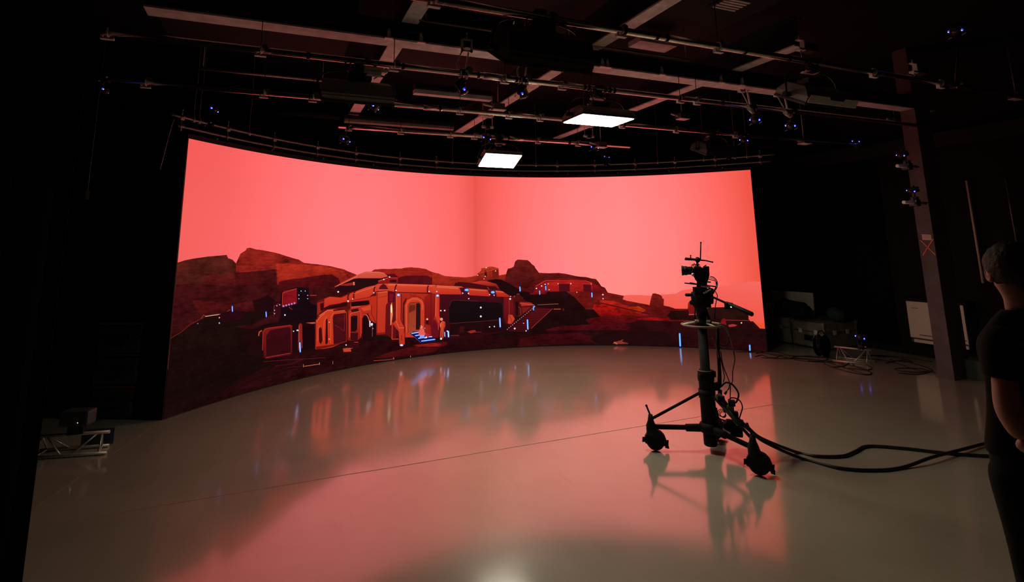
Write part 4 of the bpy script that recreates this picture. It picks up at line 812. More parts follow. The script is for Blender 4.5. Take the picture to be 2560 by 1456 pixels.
# ================================================================== hanging soft panels
def soft_panel(c, pipe_i, label, lit, w_=.57, d_=.33, tilt=0.0, house='housing', pale=False, hh=.1, yoke_h=.19):
    """c = centre of the light opening"""
    c = V(c); o = thing('hanging_light_panel', c, label, 'studio light', 'hanging light panels')
    X = V((1, 0, 0)); Y = V((0, cos(tilt), -sin(tilt))); Z = X.cross(Y)
    def q(x, y, z): return c+X*x+Y*y+Z*z
    b = MB()
    hw, hd = w_/2+.012, d_/2+.012
    lo = [q(-hw, -hd, 0), q(hw, -hd, 0), q(hw, hd, 0), q(-hw, hd, 0)]
    mi = [q(-hw, -hd, hh*.45), q(hw, -hd, hh*.45), q(hw, hd, hh*.45), q(-hw, hd, hh*.45)]
    hi = [q(-hw*.95, -hd*.6, hh), q(hw*.95, -hd*.6, hh), q(hw*.95, hd*.6, hh), q(-hw*.95, hd*.6, hh)]
    b.add(lo+mi+hi, [(0, 1, 5, 4), (1, 2, 6, 5), (2, 3, 7, 6), (3, 0, 4, 7), (4, 5, 9, 8), (5, 6, 10, 9), (6, 7, 11, 10), (7, 4, 8, 11), (8, 9, 10, 11), (3, 2, 1, 0)])
    b.build('housing', house, o)
    b = MB()
    for y_ in (-hd-.004,):
        b.box(q(0, y_, hh*.22), (w_+.02, .006, hh*.12), (X, Y, Z)); b.box(q(0, y_, hh*.4), (w_+.02, .006, hh*.08), (X, Y, Z))
    b.build('cooling_fins', 'housing_black' if house == 'housing_black' else 'housing', o)
    MB().box(q(0, 0, -.008), (w_, d_, .016), (X, Y, Z)).build('diffuser', 'lamp' if lit else 'diffuser', o)
    b = MB()
    for sx in (-1, 1): b.box(q(sx*hw, 0, -.002), (.014, d_+.02, .016), (X, Y, Z))
    for sy in (-1, 1): b.box(q(0, sy*hd, -.002), (w_+.03, .014, .016), (X, Y, Z))
    b.build('rim', 'housing_black', o)
    if pale: MB().prism([q(-hw, -hd-.012, .01), q(hw, -hd-.012, .01), q(hw, -hd-.012, .075), q(hw*.45, -hd-.012, .075), q(hw*.4, -hd-.012, .05), q(-hw*.15, -hd-.012, .05), q(-hw*.2, -hd-.012, .075), q(-hw*.95, -hd-.012, .075)], .008, (0, -1, 0)).build('front_plate', 'housing_pale', o)
    yw = hw+.035; b = MB(); pts = []
    for k in range(13):
        a = pi*k/12; pts.append(c+V((-yw*abs(cos(a))**.55*(1 if cos(a) > 0 else -1), 0, hh*.3+yoke_h*abs(sin(a))**.6)))
    b.tube(pts, .009, 8); b.build('yoke', 'black', o)
    for sx in (-1, 1): MB().cyl(c+V((sx*(hw), 0, hh*.3)), c+V((sx*(yw+.025), 0, hh*.3)), .022, n=12).build('tilt_knob', 'rubber', o)
    pc = V((c.x, PY[pipe_i], PZ)); yt = c+V((0, 0, hh*.3+yoke_h))
    MB().prism([yt+V((-.09, -.035, -.004)), yt+V((.07, -.05, -.004)), yt+V((.1, .04, -.004)), yt+V((-.06, .05, -.004))], .01, (0, 0, -1)).build('yoke_plate', 'beam', o)
    MB().box((pc+yt)/2+V((.0, 0, .01)), (.085, .06, max((pc-yt).length, .06)+.05)).build('clamp', 'black', o, .006)
    MB().ball(pc+V((.075, -.02, .02)), .03, (1, .7, 1), 12).build('clamp_knob', 'knob', o)
    MB().box(c+V((.02, .02, hh+.05)), (.2, .12, .06)).build('power_supply', 'housing_black', o, .005)
    random.seed(int(c.x*100)); b = MB()
    for k in range(3):
        a0 = c+V((random.uniform(-.2, .2), 0, hh+.05)); b.tube(smoothpath([pc+V((random.uniform(-.1, .1), 0, .03)), pc+V((random.uniform(-.2, .2), -.05, -.06)), a0+V((0, -.12, random.uniform(-.02, .05))), a0], 5), .005, 5)
    b.build('power_cable', 'cable', o)
    return o
soft_panel((2.965, 7.12, 2.965), 3, 'lit soft panel, the left and farther of the two bright ones', True, .54, .33, radians(24), yoke_h=.22)
soft_panel((2.985, 4.57, 3.0), 1, 'lit soft panel, the right and nearer of the two bright ones', True, .58, .38, 0, 'housing', yoke_h=.2)
soft_panel((.60, 4.62, 3.0), 1, 'unlit grey light panel with a tangle of cables on top, at upper left', False, .56, .3, -.4, 'housing', yoke_h=.2, hh=.15)
o = soft_panel((4.33, 3.22, 2.97), 0, 'unlit light panel with a pale notched front plate at upper right', False, .56, .3, -.5, 'housing', True, yoke_h=.24, hh=.13)
soft_panel((1.66, 3.25, 3.02), 0, 'unlit large black light panel hanging over the long beam', False, .62, .36, -.55, 'housing_black', hh=.2, yoke_h=.24)
soft_panel((5.75, 5.9, 3.03), 2, 'unlit black light panel barely visible at upper right below the pinkish rods', False, .52, .3, -.42, 'housing_black', hh=.14, yoke_h=.2)
# grey box bolted to pinkish plates on the unlit left light
c = V((.72, 4.5, 3.24)); o = thing('cable_gearbox', c, 'pinkish control box with white plates sitting over the unlit grey light', 'control box')
MB().box(c, (.16, .05, .045)).build('box_body', 'white', o, .004); MB().box(c+V((0, -.01, -.04)), (.12, .05, .03)).build('terminal_plate', 'beam', o); MB().cyl(c+V((.1, -.03, .0)), c+V((.1, .02, .0)), .02, n=12).build('knob', 'zinc', o)

# ================================================================== camera pedestal
PC = FL(1778, 1128)
_n = V((PC.x, PC.y, 0)).normalized()                       # away from the viewer
_s = V((_n.y, -_n.x, 0))                                   # to the viewer's right
def PP(px, py, dy=0.0):
    """point at the picture position, on the upright plane through the pedestal pushed dy away"""
    d = ray(px, py); k = (PC.dot(_n)+dy)/d.dot(_n); return EYE+d*k
ped = thing('camera_pedestal', (PC.x, PC.y, 0), 'black wheeled studio camera pedestal standing alone on the floor', 'camera stand')
UPZ = V((0, 0, 1))
def onaxis(z): return V((PC.x, PC.y, z))
MB().lathe([(.05, .045), (.056, .055), (.056, .2)], onaxis(0), n=24).build('column_foot', 'pedestal', ped)
MB().lathe([(.056, .16), (.062, .18), (.062, .56), (.068, .57), (.07, .6), (.066, .63), (.066, .655), (.058, .66)], onaxis(0), n=28).build('outer_column', 'pedestal', ped)
MB().lathe([(.05, .6), (.05, .655), (.041, .66), (.039, 1.03)], onaxis(0), n=24).build('inner_column', 'pedestal', ped)
MB().torus(onaxis(.655), .06, .005, n=28).build('column_collar', 'ringm', ped)
MB().box(PP(1779, 932), (.035, .03, .04)).box(PP(1786, 936), (.02, .02, .05)).box(PP(1752, 941, -.05), (.03, .03, .03)).build('column_clamp', 'pedestal', ped, .004)
MB().lathe([(.07, .15), (.085, .16), (.088, .2), (.075, .225), (.064, .23)], onaxis(0), n=24).build('hub', 'pedestal', ped)
# steering ring
rz = PP(1757, 812).z; rc = onaxis(rz)
MB().torus(rc, .172, .0085, n=56).build('steering_ring', 'ringm', ped)
b = MB()
for a in (0.5, 2.6, 4.7): b.cyl(rc+V((cos(a)*.05, sin(a)*.05, .02)), rc+V((cos(a)*.17, sin(a)*.17, 0)), .008, n=8)
b.build('ring_spokes', 'zinc', ped)
MB().lathe([(.045, rz-.03), (.06, rz), (.062, rz+.02), (.05, rz+.04), (.042, rz+.05), (.04, rz+.13), (.055, rz+.17)], onaxis(0), n=24).build('ring_hub', 'pedestal', ped)
b = MB()
for sx in (-1, 1): b.cyl(rc+_s*(sx*.06)+V((0, 0, .02)), rc+_s*(sx*.045)+V((0, 0, .17)), .006, n=8)
b.cyl(rc+_s*.075+UPZ*.01, rc+_s*.03+UPZ*.16, .012, n=8); b.build('head_struts', 'pedestal', ped)
for px, py in ((1742, 803), (1771, 803)): MB().box(PP(px, py, -.05), (.035, .02, .018), (_s, _n, UPZ)).build('level_plate', 'zinc', ped, .003)
# fluid head
b = MB().lathe([(.042, -.02), (.05, 0), (.062, .02), (.072, .05), (.074, .09), (.07, .12), (.058, .15), (.052, .19)], onaxis(PP(1757, 773).z), n=28)
b.build('fluid_head', 'pedestal', ped)
h0 = PP(1757, 745)
MB().lathe([(.02, -.1), (.05, -.095), (.058, -.06), (.058, .05), (.05, .085), (.02, .09)], h0, _s, 24).build('pan_drum', 'pedestal', ped)
for px, py, r_, L_ in ((1731, 738, .014, .05), (1738, 757, .02, .03), (1775, 752, .022, .03), (1776, 765, .016, .03), (1768, 728, .022, .05)):
    q = PP(px, py, -.03); MB().cyl(q-_s*L_, q+_s*L_*.2, r_, n=12).ball(q-_s*L_, r_*1.05, n=10).build('head_knob', 'pedestal', ped)
MB().bar(PP(1732, 722, -.02), PP(1780, 730, -.02), .09, .03).build('tilt_plate', 'pedestal', ped, .004)
MB().bar(PP(1752, 716, -.05), PP(1776, 719, -.05), .012, .012).bar(PP(1758, 734, -.06), PP(1778, 724, -.06), .012, .014).build('quick_release', 'zinc', ped, .002)
MB().prism([PP(1730, 719, -.05), PP(1742, 721, -.05), PP(1740, 727, -.05), PP(1736, 726, -.05)], .03, _n).build('wedge_plate', 'pedestal', ped)
MB().ball(PP(1777, 729, -.03), .03, (1.2, 1, 1), 12).cyl(PP(1769, 724, -.03), PP(1777, 729, -.03), .022, n=12).build('counterbalance', 'pedestal', ped)
# pan handle
a, b1, c1_ = PP(1770, 738, -.02), PP(1815, 758, -.12), PP(1882, 787, -.28)
MB().cyl(a, b1, .009, n=10).build('pan_handle', 'pedestal', ped)
h = MB().tube([b1, b1+(c1_-b1)*.1, b1+(c1_-b1)*.5, b1+(c1_-b1)*.97, c1_], [.014, .018, .0195, .0195, .014], 14).build('handle_grip', 'rubber', ped)
MB().box(PP(1822, 765, -.13), (.07, .05, .05), (_s, _n, UPZ)).build('zoom_control', 'pedestal', ped, .006)
MB().ball(PP(1828, 768, -.17), .007, n=8).build('control_light', 'status', ped)
# shoulder rig and rods
for (x0, y0), (x1, y1), dy, r_ in (((1711, 708), (1790, 717), -.03, .0055), ((1724, 707), (1745, 711), .03, .005), ((1765, 705), (1777, 706), .02, .006)):
    MB().cyl(PP(x0, y0, dy), PP(x1, y1, dy), r_, n=8).build('support_rod', 'pedestal', ped)
b = MB().prism([PP(*q, -.045) for q in ((1734, 690), (1738, 700), (1742, 704), (1741, 722), (1768, 722), (1768, 706), (1772, 698), (1774, 686))], .09, _n)
b.build('camera_bracket', 'pedestal', ped, .004)
# camera
cm = thing('video_camera', PP(1755, 703), 'black mirrorless style video camera with lens, pointing left on top of the pedestal', 'camera')
MB().prism([PP(*q, -.05) for q in ((1731, 673), (1737, 666), (1751, 667), (1756, 671), (1757, 694), (1753, 698), (1737, 696), (1732, 690))], .1, _n).build('camera_body', 'rubber', cm, .005)
MB().prism([PP(*q, -.06) for q in ((1756, 670), (1761, 667), (1773, 667), (1774, 689), (1757, 690))], .11, _n).build('monitor_back', 'rubber', cm, .004)
MB().bar(PP(1758, 668, .0), PP(1766, 663, 0), .02, .008).build('monitor_lid', 'rubber', cm)
l0, l1 = PP(1733, 677), PP(1709, 677)
MB().lathe([(.03, 0), (.036, .01), (.036, .05), (.041, .055), (.041, .075), (.037, .08)], l0, l1-l0, 24).build('lens', 'rubber', cm)
MB().lathe([(.036, .075), (.043, .085), (.045, .1), (.041, .1), (.034, .086)], l0, l1-l0, 24).build('lens_hood', 'rubber', cm)
MB().cyl(PP(1711, 677), PP(1712, 677), .035, n=20).build('front_glass', 'lens', cm)
MB().cyl(PP(1729, 687, -.05), PP(1735, 687, -.05), .013, n=12).build('focus_motor', 'zinc', cm)
MB().bar(PP(1735, 668, -.055), PP(1750, 669, -.055), .01, .008).build('top_strip', 'knob', cm)
b = MB()
for k in range(5): b.tube(smoothpath([PP(1729+k*4, 667), PP(1731+k*4, 661-(k % 2)*2, -.02), PP(1734+k*4, 665, -.02)], 4), .0035, 5)
b.build('top_cables', 'cable', cm)
# marker crown above the camera
mk = thing('marker_bracket', PP(1744, 665), 'cross shaped rods with an upright antenna standing above the video camera', 'tracker')
MB().cyl(PP(1744, 668), PP(1743, 655), .013, .009, 10).ball(PP(1744, 650), .024, (1, 1, 1.05), 12).cyl(PP(1743, 650), PP(1743, 643), .012, n=10).build('crown_post', 'pedestal', mk)
MB().tube([PP(1712, 647), PP(1714, 647.5), PP(1728, 648.5), PP(1742, 650)], [.012, .014, .012, .01], 10).build('thick_arm', 'pedestal', mk)
MB().tube([PP(1744, 650, -.0), PP(1765, 652), PP(1780, 655.5)], [.007, .006, .005], 8).ball(PP(1781, 655.6), .008, n=8).build('thin_arm', 'pedestal', mk)
MB().cyl(PP(1751, 651), PP(1752, 607), .0055, n=8).ball(PP(1752, 607), .008, n=8).build('antenna', 'pedestal', mk)
MB().cyl(PP(1727, 648), PP(1726.5, 640), .005, n=8).ball(PP(1726.5, 639.5), .007, n=8).build('small_spigot', 'pedestal', mk)
# wheels and legs
W1, W2 = FL(1640, 1127), FL(1900, 1189); W3 = PC+(PC-(W1+W2)/2)*1.15; W3.z = 0
def caster(w, face, lab):
    d = (w-V((PC.x, PC.y, 0))).normalized(); t = V(face).normalized(); n_ = V((t.y, -t.x, 0)); r = .078
    o = MB().torus(w+UPZ*r, r-.018, .018, n_, 28, 10).cyl(w+UPZ*r-n_*.014, w+UPZ*r+n_*.014, r-.02, n=24); o = o.build('wheel', 'rubber', ped)
    b = MB(); pts = []
    for k in range(9):
        a = radians(-20+k*26); pts.append((cos(a), sin(a)))
    for sg in (-1, 1):
        b.prism([w+UPZ*r+n_*(sg*.024)+t*(x*(r+.012))+UPZ*(y*(r+.012)) for x, y in pts]+[w+UPZ*(r*.6)+n_*(sg*.024)-t*(r*.7)], .004, n_*sg)
    for (x0, y0), (x1, y1) in zip(pts, pts[1:]):
        b.bar(w+UPZ*r+t*(x0*(r+.012))+UPZ*(y0*(r+.012)), w+UPZ*r+t*(x1*(r+.012))+UPZ*(y1*(r+.012)), .052, .005, n_.cross(t))
    b.bar(w+t*.02+UPZ*.14-t*.06, w+UPZ*.16+t*.02, .06, .05); b.build('fender', 'pedestal', ped)
    MB().bar(w+t*(r+.0)+UPZ*.04, w+t*(r+.03)+UPZ*.035, .07, .01).build('brake_pedal', 'pedestal', ped)
    p = w-t*.03
    MB().tube([p+UPZ*.13, p+UPZ*.2, p+UPZ*.24, p+UPZ*.29], [.042, .042, .026, .018], 16).build('swivel_post', 'pedestal', ped)
    MB().cyl(p+UPZ*.28, p+UPZ*.36-t*.03, .008, n=8).ball(p+UPZ*.36-t*.03, .011, n=8).build('brake_lever', 'pedestal', ped)
    return p
q1 = caster(W1, _s*1+_n*.15, ''); q2 = caster(W2, _s*.95-_n*.1, ''); q3 = caster(W3, _s*.5+_n*.8, '')
for q in (q1, q2, q3):
    d = V((q.x-PC.x, q.y-PC.y, 0)).normalized()
    b = MB().tube([onaxis(.185), onaxis(.185)+d*.2, onaxis(.187)+d*.2, q+UPZ*.19], [.034, .03, .02, .02], 10); b.build('leg', 'pedestal', ped)
    MB().tube([onaxis(.47)+d*.06, q+UPZ*.25], [.0125, .0125], 8).build('leg_brace', 'pedestal', ped)
MB().cyl(onaxis(.43), onaxis(.5), .07, n=24).build('brace_collar', 'pedestal', ped)
# clutter on the pedestal: power strip, drive, clamp, cables
dq = V((q2.x-PC.x, q2.y-PC.y, 0)).normalized(); b = MB()
b.bar(PP(1793, 987, -.09), PP(1850, 1062, -.2), .05, .035); b.build('power_strip', 'knob', ped, .004)
for k, (x, y) in enumerate(((1803, 998), (1826, 1021), (1837, 1037), (1850, 1058), (1829, 1008))):
    MB().box(PP(x, y, -.14-.01*k), (.055, .05, .045), (_s, _n, UPZ)).build('power_plug', 'pedestal' if k != 1 else 'knob', ped, .005)
MB().box(PP(1832, 1072, .06), (.15, .13, .1), (_s, _n, UPZ)).cyl(PP(1815, 1063, .05), PP(1838, 1066, .05), .05, n=14).build('drive_box', 'pedestal', ped, .01)
MB().bar(PP(1808, 1073, 0), PP(1826, 1083, 0), .03, .012).build('pale_strip', 'zinc', ped)
MB().box(PP(1792, 967, -.03), (.05, .05, .06), (_s, _n, UPZ)).cyl(PP(1790, 957, -.03), PP(1797, 972, -.03), .02, n=12).cyl(PP(1800, 975, -.03), PP(1800, 1010, -.03), .018, n=10).build('cable_clamp', 'pedestal', ped, .004)
MB().tube([PP(1799, 968, -.02), PP(1799, 930, -.02), PP(1795, 870, -.0), PP(1794, 820, .02)], [.018, .015, .014, .012], 10).build('cable_conduit', 'rubber', ped)
CB = ((((1775, 692), (1784, 694), (1792, 703), (1793, 715), (1788, 726), (1782, 729)), .0045, 'cable'), (((1772, 699), (1788, 703), (1791, 712), (1785, 727)), .0035, 'cable'),
      (((1784, 724), (1793, 738), (1791, 752), (1788, 770), (1787, 800)), .004, 'cable'), (((1773, 695), (1787, 700), (1790, 718), (1782, 729)), .0028, 'cable_tan'),
      (((1795, 812), (1812, 820), (1822, 838), (1830, 860), (1834, 880)), .0055, 'cable_tan'), (((1797, 810), (1815, 816), (1825, 842), (1829, 862), (1836, 882)), .0045, 'cable_tan'),
      (((1820, 838), (1818, 858), (1808, 868), (1800, 864)), .0045, 'cable_tan'), (((1819, 840), (1822, 856), (1812, 866), (1799, 862)), .0035, 'cable'), (((1781, 845), (1788, 858), (1793, 878), (1797, 895)), .004, 'cable_tan'),
      (((1834, 880), (1837, 900), (1832, 930), (1831, 955), (1824, 962), (1822, 975)), .004, 'cable'), (((1802, 880), (1808, 915), (1824, 957), (1826, 975), (1825, 1003)), .0042, 'cable'), (((1800, 890), (1809, 930), (1811, 945), (1808, 956)), .004, 'cable'),
      (((1804, 966), (1815, 957), (1832, 963), (1846, 984), (1843, 1002), (1837, 1008)), .0078, 'rubber'), (((1821, 1002), (1830, 995), (1848, 1001), (1856, 1018), (1851, 1038), (1848, 1047)), .0055, 'cable'), (((1824, 968), (1816, 980)), .0035, 'cable'),
      (((1791, 1020), (1795, 1040), (1800, 1048), (1812, 1052)), .006, 'cable'), (((1787, 1005), (1790, 1032), (1792, 1050), (1797, 1080)), .005, 'cable'))
for k, (pts, r_, m_) in enumerate(CB):
    MB().tube(smoothpath([PP(x, y, -.02-.012*(k % 5)) for x, y in pts], 6), r_, 6).build('cable', m_, ped)
b = MB()
for k in range(3): b.torus(PP(1804+k*2, 1033+k*2, -.02), .03-.003*k, .003, _n+_s*.2*k, 20, 5)
b.build('coiled_lead', 'cable', ped); MB().tube([PP(1817, 979, -.05), PP(1812, 986, -.05)], [.007, .011], 8).build('connector', 'rubber', ped)
# thick cables on the floor
R_ = .0125
def floorcable(pts, name, lab, r, m='cable', start=None, grp=None):
    P3 = [FL(q[0], q[1], r*1.02 if len(q) == 2 else q[2]) for q in pts]
    if start: P3 = [PP(*q) if len(q) == 3 else q for q in start]+P3
    return solo(MB().tube(smoothpath(P3, 6), r, 8), name, m, lab, 'cable', grp)
st = [(1846, 1048, -.12), (1872, 1071, -.13), (1905, 1097, -.12)]
floorcable(((1990, 1131), (2041, 1141), (2106, 1141), (2139, 1129), (2171, 1116), (2262, 1122), (2379, 1135), (2515, 1143), (2700, 1150)), 'thick_cable', 'thick black cable from the pedestal, the straighter lower one at the right edge', R_, 'cable', st)
floorcable(((2002, 1146), (2100, 1171), (2197, 1176), (2262, 1168), (2327, 1145, .04), (2392, 1128, .03), (2508, 1100), (2640, 1085)), 'thick_cable', 'thick black cable from the pedestal that dips lowest and then rises to the person', R_, 'cable', [(1846, 1052, -.11), (1874, 1077, -.11), (1912, 1106, -.10)])

# ================================================================== floor tape
def strip(p, q, lab, w_=.008):
    a, b_ = FL(*p), FL(*q); n = int((b_-a).length/.4)+1; s_ = (b_-a).cross(UPZ).normalized()*w_/2; b = MB()
    V2 = []
    for k in range(n+1):
        c = a+(b_-a)*(k/n); j = V((random.uniform(-.003, .003), random.uniform(-.003, .003), 0)); V2 += [c-s_+j+UPZ*.0012, c+s_+j+UPZ*.0012]
    b.add(V2, [(2*k, 2*k+2, 2*k+3, 2*k+1) for k in range(n)]); return solo(b, 'floor_tape', 'ftape', lab, 'tape', 'thin orange lines on the floor')
strip((60, 1290), (407, 1050), 'thin orange line on the floor running to the left foot of the screen')
strip((60, 1321), (2290, 953), 'long thin orange line running right across the floor')

# ================================================================== pillar and right side
PXa, PYa, PXb, PYb = 8.13, 4.57, 8.47, 4.76
o = solo(MB().box(((PXa+PXb)/2, (PYa+PYb)/2, ZC/2), (PXb-PXa, PYb-PYa, ZC)), 'pillar', 'column', 'dusky red square pillar on the right with a taped cross', 'pillar', kind='structure')
def pf(px, py): q = atX(px, py, PXa-.003); return q
a, b_ = pf(2304, 586), pf(2328, 600)
s1 = solo(MB().prism([pf(2304, 586), pf(2327, 587), pf(2329, 601), pf(2306, 600)], .002, (1, 0, 0)), 'paper_notice', 'paper', 'small white paper notice taped to the pillar above the cross', 'notice')
p_ = [pf(2307, 590), pf(2324, 591), pf(2307, 594), pf(2320, 595)]; s_root = s1.location
b = MB()
for i in (0, 2): b.prism([p_[i]+V((-.002, 0, .003)), p_[i+1]+V((-.002, 0, .003)), p_[i+1]+V((-.002, 0, -.003)), p_[i]+V((-.002, 0, -.003))], .001, (-1, 0, 0))
b.build('printed_lines', 'xtape', s1)
b = MB()
for p, q in (((2301, 601), (2339, 638)), ((2333, 598), (2307, 639))):
    a, c = pf(*p), pf(*q); d = (c-a).normalized(); n = d.cross(V((1, 0, 0)))*.006; b.prism([a-n, a+n, c+n, c-n], .0015, (-1, 0, 0))
solo(b, 'tape_cross', 'xtape', 'orange tape cross on the pillar under the paper notice', 'tape mark')
for (px, py, x0, x1, cy_, lab1, lab2) in ((2253, 388, 2243, 2291, 417, 'upper steel stub with clamp on the pillar', 'upper blue lit camera on the pillar'), (2279, 477, 2259, 2313, 508, 'lower steel stub with clamp on the pillar', 'lower blue lit camera on the pillar')):
    a, c = atY(x0, cy_-2, 4.52), atY(x1, cy_+1, 4.52)
    o = thing('clamp_stub', (a+c)/2, lab1, 'pipe clamp', 'stubs on the pillar')
    MB().cyl(a, c, .022, n=14).build('stub_tube', 'zinc', o); MB().box((a*.45+c*.55)+V((0, .01, 0)), (.08, .1, .09)).build('clamp', 'black', o, .004)
    MB().bar(c+V((-.05, .045, 0)), c+V((.12, .045, .01)), .03, .012).bar(c+V((-.04, .05, .02)), c+V((.12, .05, .02)), .03, .008).build('clamp_rod', 'rail', o)
    k = (a*.45+c*.55); p = atY(px, py, 4.5); track_cam(p, V((3, 5, 1.2))-p, k+V((0, 0, .05)), lab2, .9, False)
# wall cabinet behind the pillar
XW = XR-.2
a = atX(2265, 752, XW); c = atX(2403, 764, XW); d = atX(2283, 853, XW)
y0, y1 = a.y, atX(2408, 764, XW).y; z1, z0 = a.z, atX(2330, 862, XW).z
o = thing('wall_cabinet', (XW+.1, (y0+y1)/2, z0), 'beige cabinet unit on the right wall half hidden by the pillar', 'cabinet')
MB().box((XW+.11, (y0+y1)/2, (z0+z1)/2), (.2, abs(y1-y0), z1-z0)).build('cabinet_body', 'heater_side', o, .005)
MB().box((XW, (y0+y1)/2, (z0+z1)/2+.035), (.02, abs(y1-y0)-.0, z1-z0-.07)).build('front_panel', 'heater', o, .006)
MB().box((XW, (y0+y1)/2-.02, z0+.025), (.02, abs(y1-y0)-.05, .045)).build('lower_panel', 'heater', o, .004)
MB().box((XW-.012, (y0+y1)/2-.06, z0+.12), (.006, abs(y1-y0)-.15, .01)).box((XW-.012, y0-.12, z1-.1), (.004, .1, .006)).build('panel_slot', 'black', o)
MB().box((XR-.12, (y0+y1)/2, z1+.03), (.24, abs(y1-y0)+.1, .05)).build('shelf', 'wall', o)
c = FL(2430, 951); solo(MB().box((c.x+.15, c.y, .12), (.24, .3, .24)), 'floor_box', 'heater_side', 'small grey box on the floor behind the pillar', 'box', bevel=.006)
for (x0, y0_), (x1, y1_), w_, lab in (((2418, 452), (2453, 690), .02, 'pale upright pole on the right wall, the brighter left one'), ((2512, 447), (2541, 600), .01, 'thin dim upright pole on the right wall above the head')):
    a, c = atX(x0, y0_, XR-.06), atX(x1, y1_, XR-.06); a.y = c.y = (a.y+c.y)/2
    solo(MB().cyl(a, V((c.x, c.y, c.z-.1)), w_*.8, n=8), 'wall_pole', 'rail' if w_ < .015 else 'heater', lab, 'pole', 'poles on the right wall')
a, c = atX(1990, 392, XR-.2), atX(2250, 345, XR-.2)
solo(MB().bar((XR-.2, 9.8, 3.25), (XR-.2, 2.0, 3.25), .16, .22), 'wall_trunking', 'beamdark', 'dusky cable trunking high along the right wall behind the pillar', 'trunking')

# ================================================================== flight cases and gear by the right end of the screen
c0 = FL(1925, 853); c1 = FL(1987, 864); c2 = FL(2070, 878); c3 = FL(2143, 868)
X0 = 8.49
zt = atXY(2068, 811, X0, 6.6)
def case(ya, yb, zh, lab, dx=.74, m='case'):
    o = thing('flight_case', (X0+dx/2, (ya+yb)/2, 0), lab, 'case', 'flight cases by the screen')
    cx_, cy_ = X0+dx/2, (ya+yb)/2; L_ = yb-ya; z0_ = .03
    MB().box((cx_, cy_, (z0_+zh*.62)/2+z0_/2), (dx, L_, zh*.62-z0_)).build('case_body', m, o, .006)
    MB().box((cx_, cy_, zh*.82), (dx, L_, zh*.35)).build('lid', m, o, .006)
    b = MB()
    for sx in (-1, 1):
        for sy in (-1, 1): b.box((cx_+sx*dx/2, cy_+sy*L_/2, (zh+z0_)/2), (.022, .022, zh-z0_))
    for z in (z0_+.01, zh*.635, zh*.655, zh-.008):
        for sy in (-1, 1): b.box((cx_, cy_+sy*L_/2, z), (dx, .014, .016))
        for sx in (-1, 1): b.box((cx_+sx*dx/2, cy_, z), (.014, L_, .016))
    b.build('edging', 'case_trim', o)
    for sy in (-.25, .25):
        MB().box((X0-.012, cy_+sy*L_, zh*.64), (.012, .06, .07)).build('latch', 'zinc', o, .002)
    MB().box((X0-.012, cy_, zh*.4), (.012, .16, .09)).build('handle', 'black', o, .003)
    for sx in (-.2, .2): MB().box((cx_+sx*dx, cy_-L_/2-.012, zh*.64), (.07, .012, .07)).build('latch', 'zinc', o, .002)
    for sx in (-1, 1):
        for sy in (-1, 1): MB().box((cx_+sx*dx/2, cy_+sy*L_/2, zh-.01), (.05, .05, .045)).build('corner', 'case_trim', o, .004)
    for sx in (-1, 1):
        for sy in (-1, 1): MB().cyl((cx_+sx*dx*.4-.015, cy_+sy*L_*.4, .022), (cx_+sx*dx*.4+.015, cy_+sy*L_*.4, .022), .022, n=12).build('caster', 'black', o)
    return o
case(7.245, 8.0, zt+.02, 'dark flight case beside the right edge of the screen')
case(6.60, 7.18, zt, 'brownish flight case with bright corner, the nearer of the two', .78)
# pale board and the gear on the cases
XB = 8.98
bq = [atX(1929, 726, XB), atX(2031, 733, XB), atX(2035, 783, XB), atX(1937, 781, XB)]
zb = zt+.03; bq[2].z = bq[3].z = zb
solo(MB().prism(bq, .02, (1, 0, 0)), 'pale_board', 'board', 'pale rectangular board standing on the flight cases', 'board')
gc = atX(1985, 800, 8.72); gy = gc.y
o = thing('moving_head_light', (8.72, gy, zt+.02), 'black moving head light lying on the flight cases before the pale board', 'stage light')
G = lambda px, py: atX(px, py, 8.68)
MB().tube([G(1955, 757), G(1970, 765), G(1990, 768), G(2005, 772), G(2016, 783)], [.1, .11, .1, .12, .09], 14).build('light_body', 'rubber', o)
MB().ball(G(1961, 766), .13, (1, 1.1, 1), 14).build('light_head', 'rubber', o)
MB().box(G(2000, 779), (.2, .3, .2)).box(G(1975, 786), (.22, .34, .16)).build('light_base', 'rubber', o, .03)
MB().cyl(G(1955, 755), G(1966, 751), .03, n=10).ball(G(1962, 752), .04, n=10).build('top_knob', 'rubber', o)
MB().prism([G(1964, 784), G(1968, 778), G(1971, 783)], .01, (-1, 0, 0)).prism([G(1958, 788), G(1960, 785), G(1963, 789), G(1961, 792)], .01, (-1, 0, 0)).build('white_mark', 'white', o)
random.seed(3); tq = atX(2091, 800, 8.9)
solo(MB().ball((8.9, tq.y, zt+.12), .15, (.8, 1.0, .8), 14, noise=.12), 'cloth_bag', 'teal', 'dim teal crumpled bag on the nearer flight case', 'bag')
fc = FL(2058, 893)
o = thing('cable_reel', (fc.x, fc.y, 0), 'black round cable reel standing upright on the floor before the flight cases', 'reel')
vw = V((fc.x, fc.y, 0)).normalized(); ax = vw*.45-V((vw.y, -vw.x, 0))*.89; ax.normalize(); rr = .165; cc = V((fc.x, fc.y, rr+.004))
for sg in (-1, 1): MB().lathe([(.02, 0), (rr-.01, .004), (rr, .01), (rr-.01, .02), (.02, .02)], cc+ax*(sg*.05-.01), ax, 28).build('flange', 'cloth', o)
MB().lathe([(.11, -.04), (.13, -.035), (.13, .035), (.11, .04)], cc, ax, 24).build('wound_cable', 'rubber', o)
MB().torus(cc+V((0, 0, .09)), rr*.8, .01, ax, 24, 6).build('reel_frame', 'black', o)

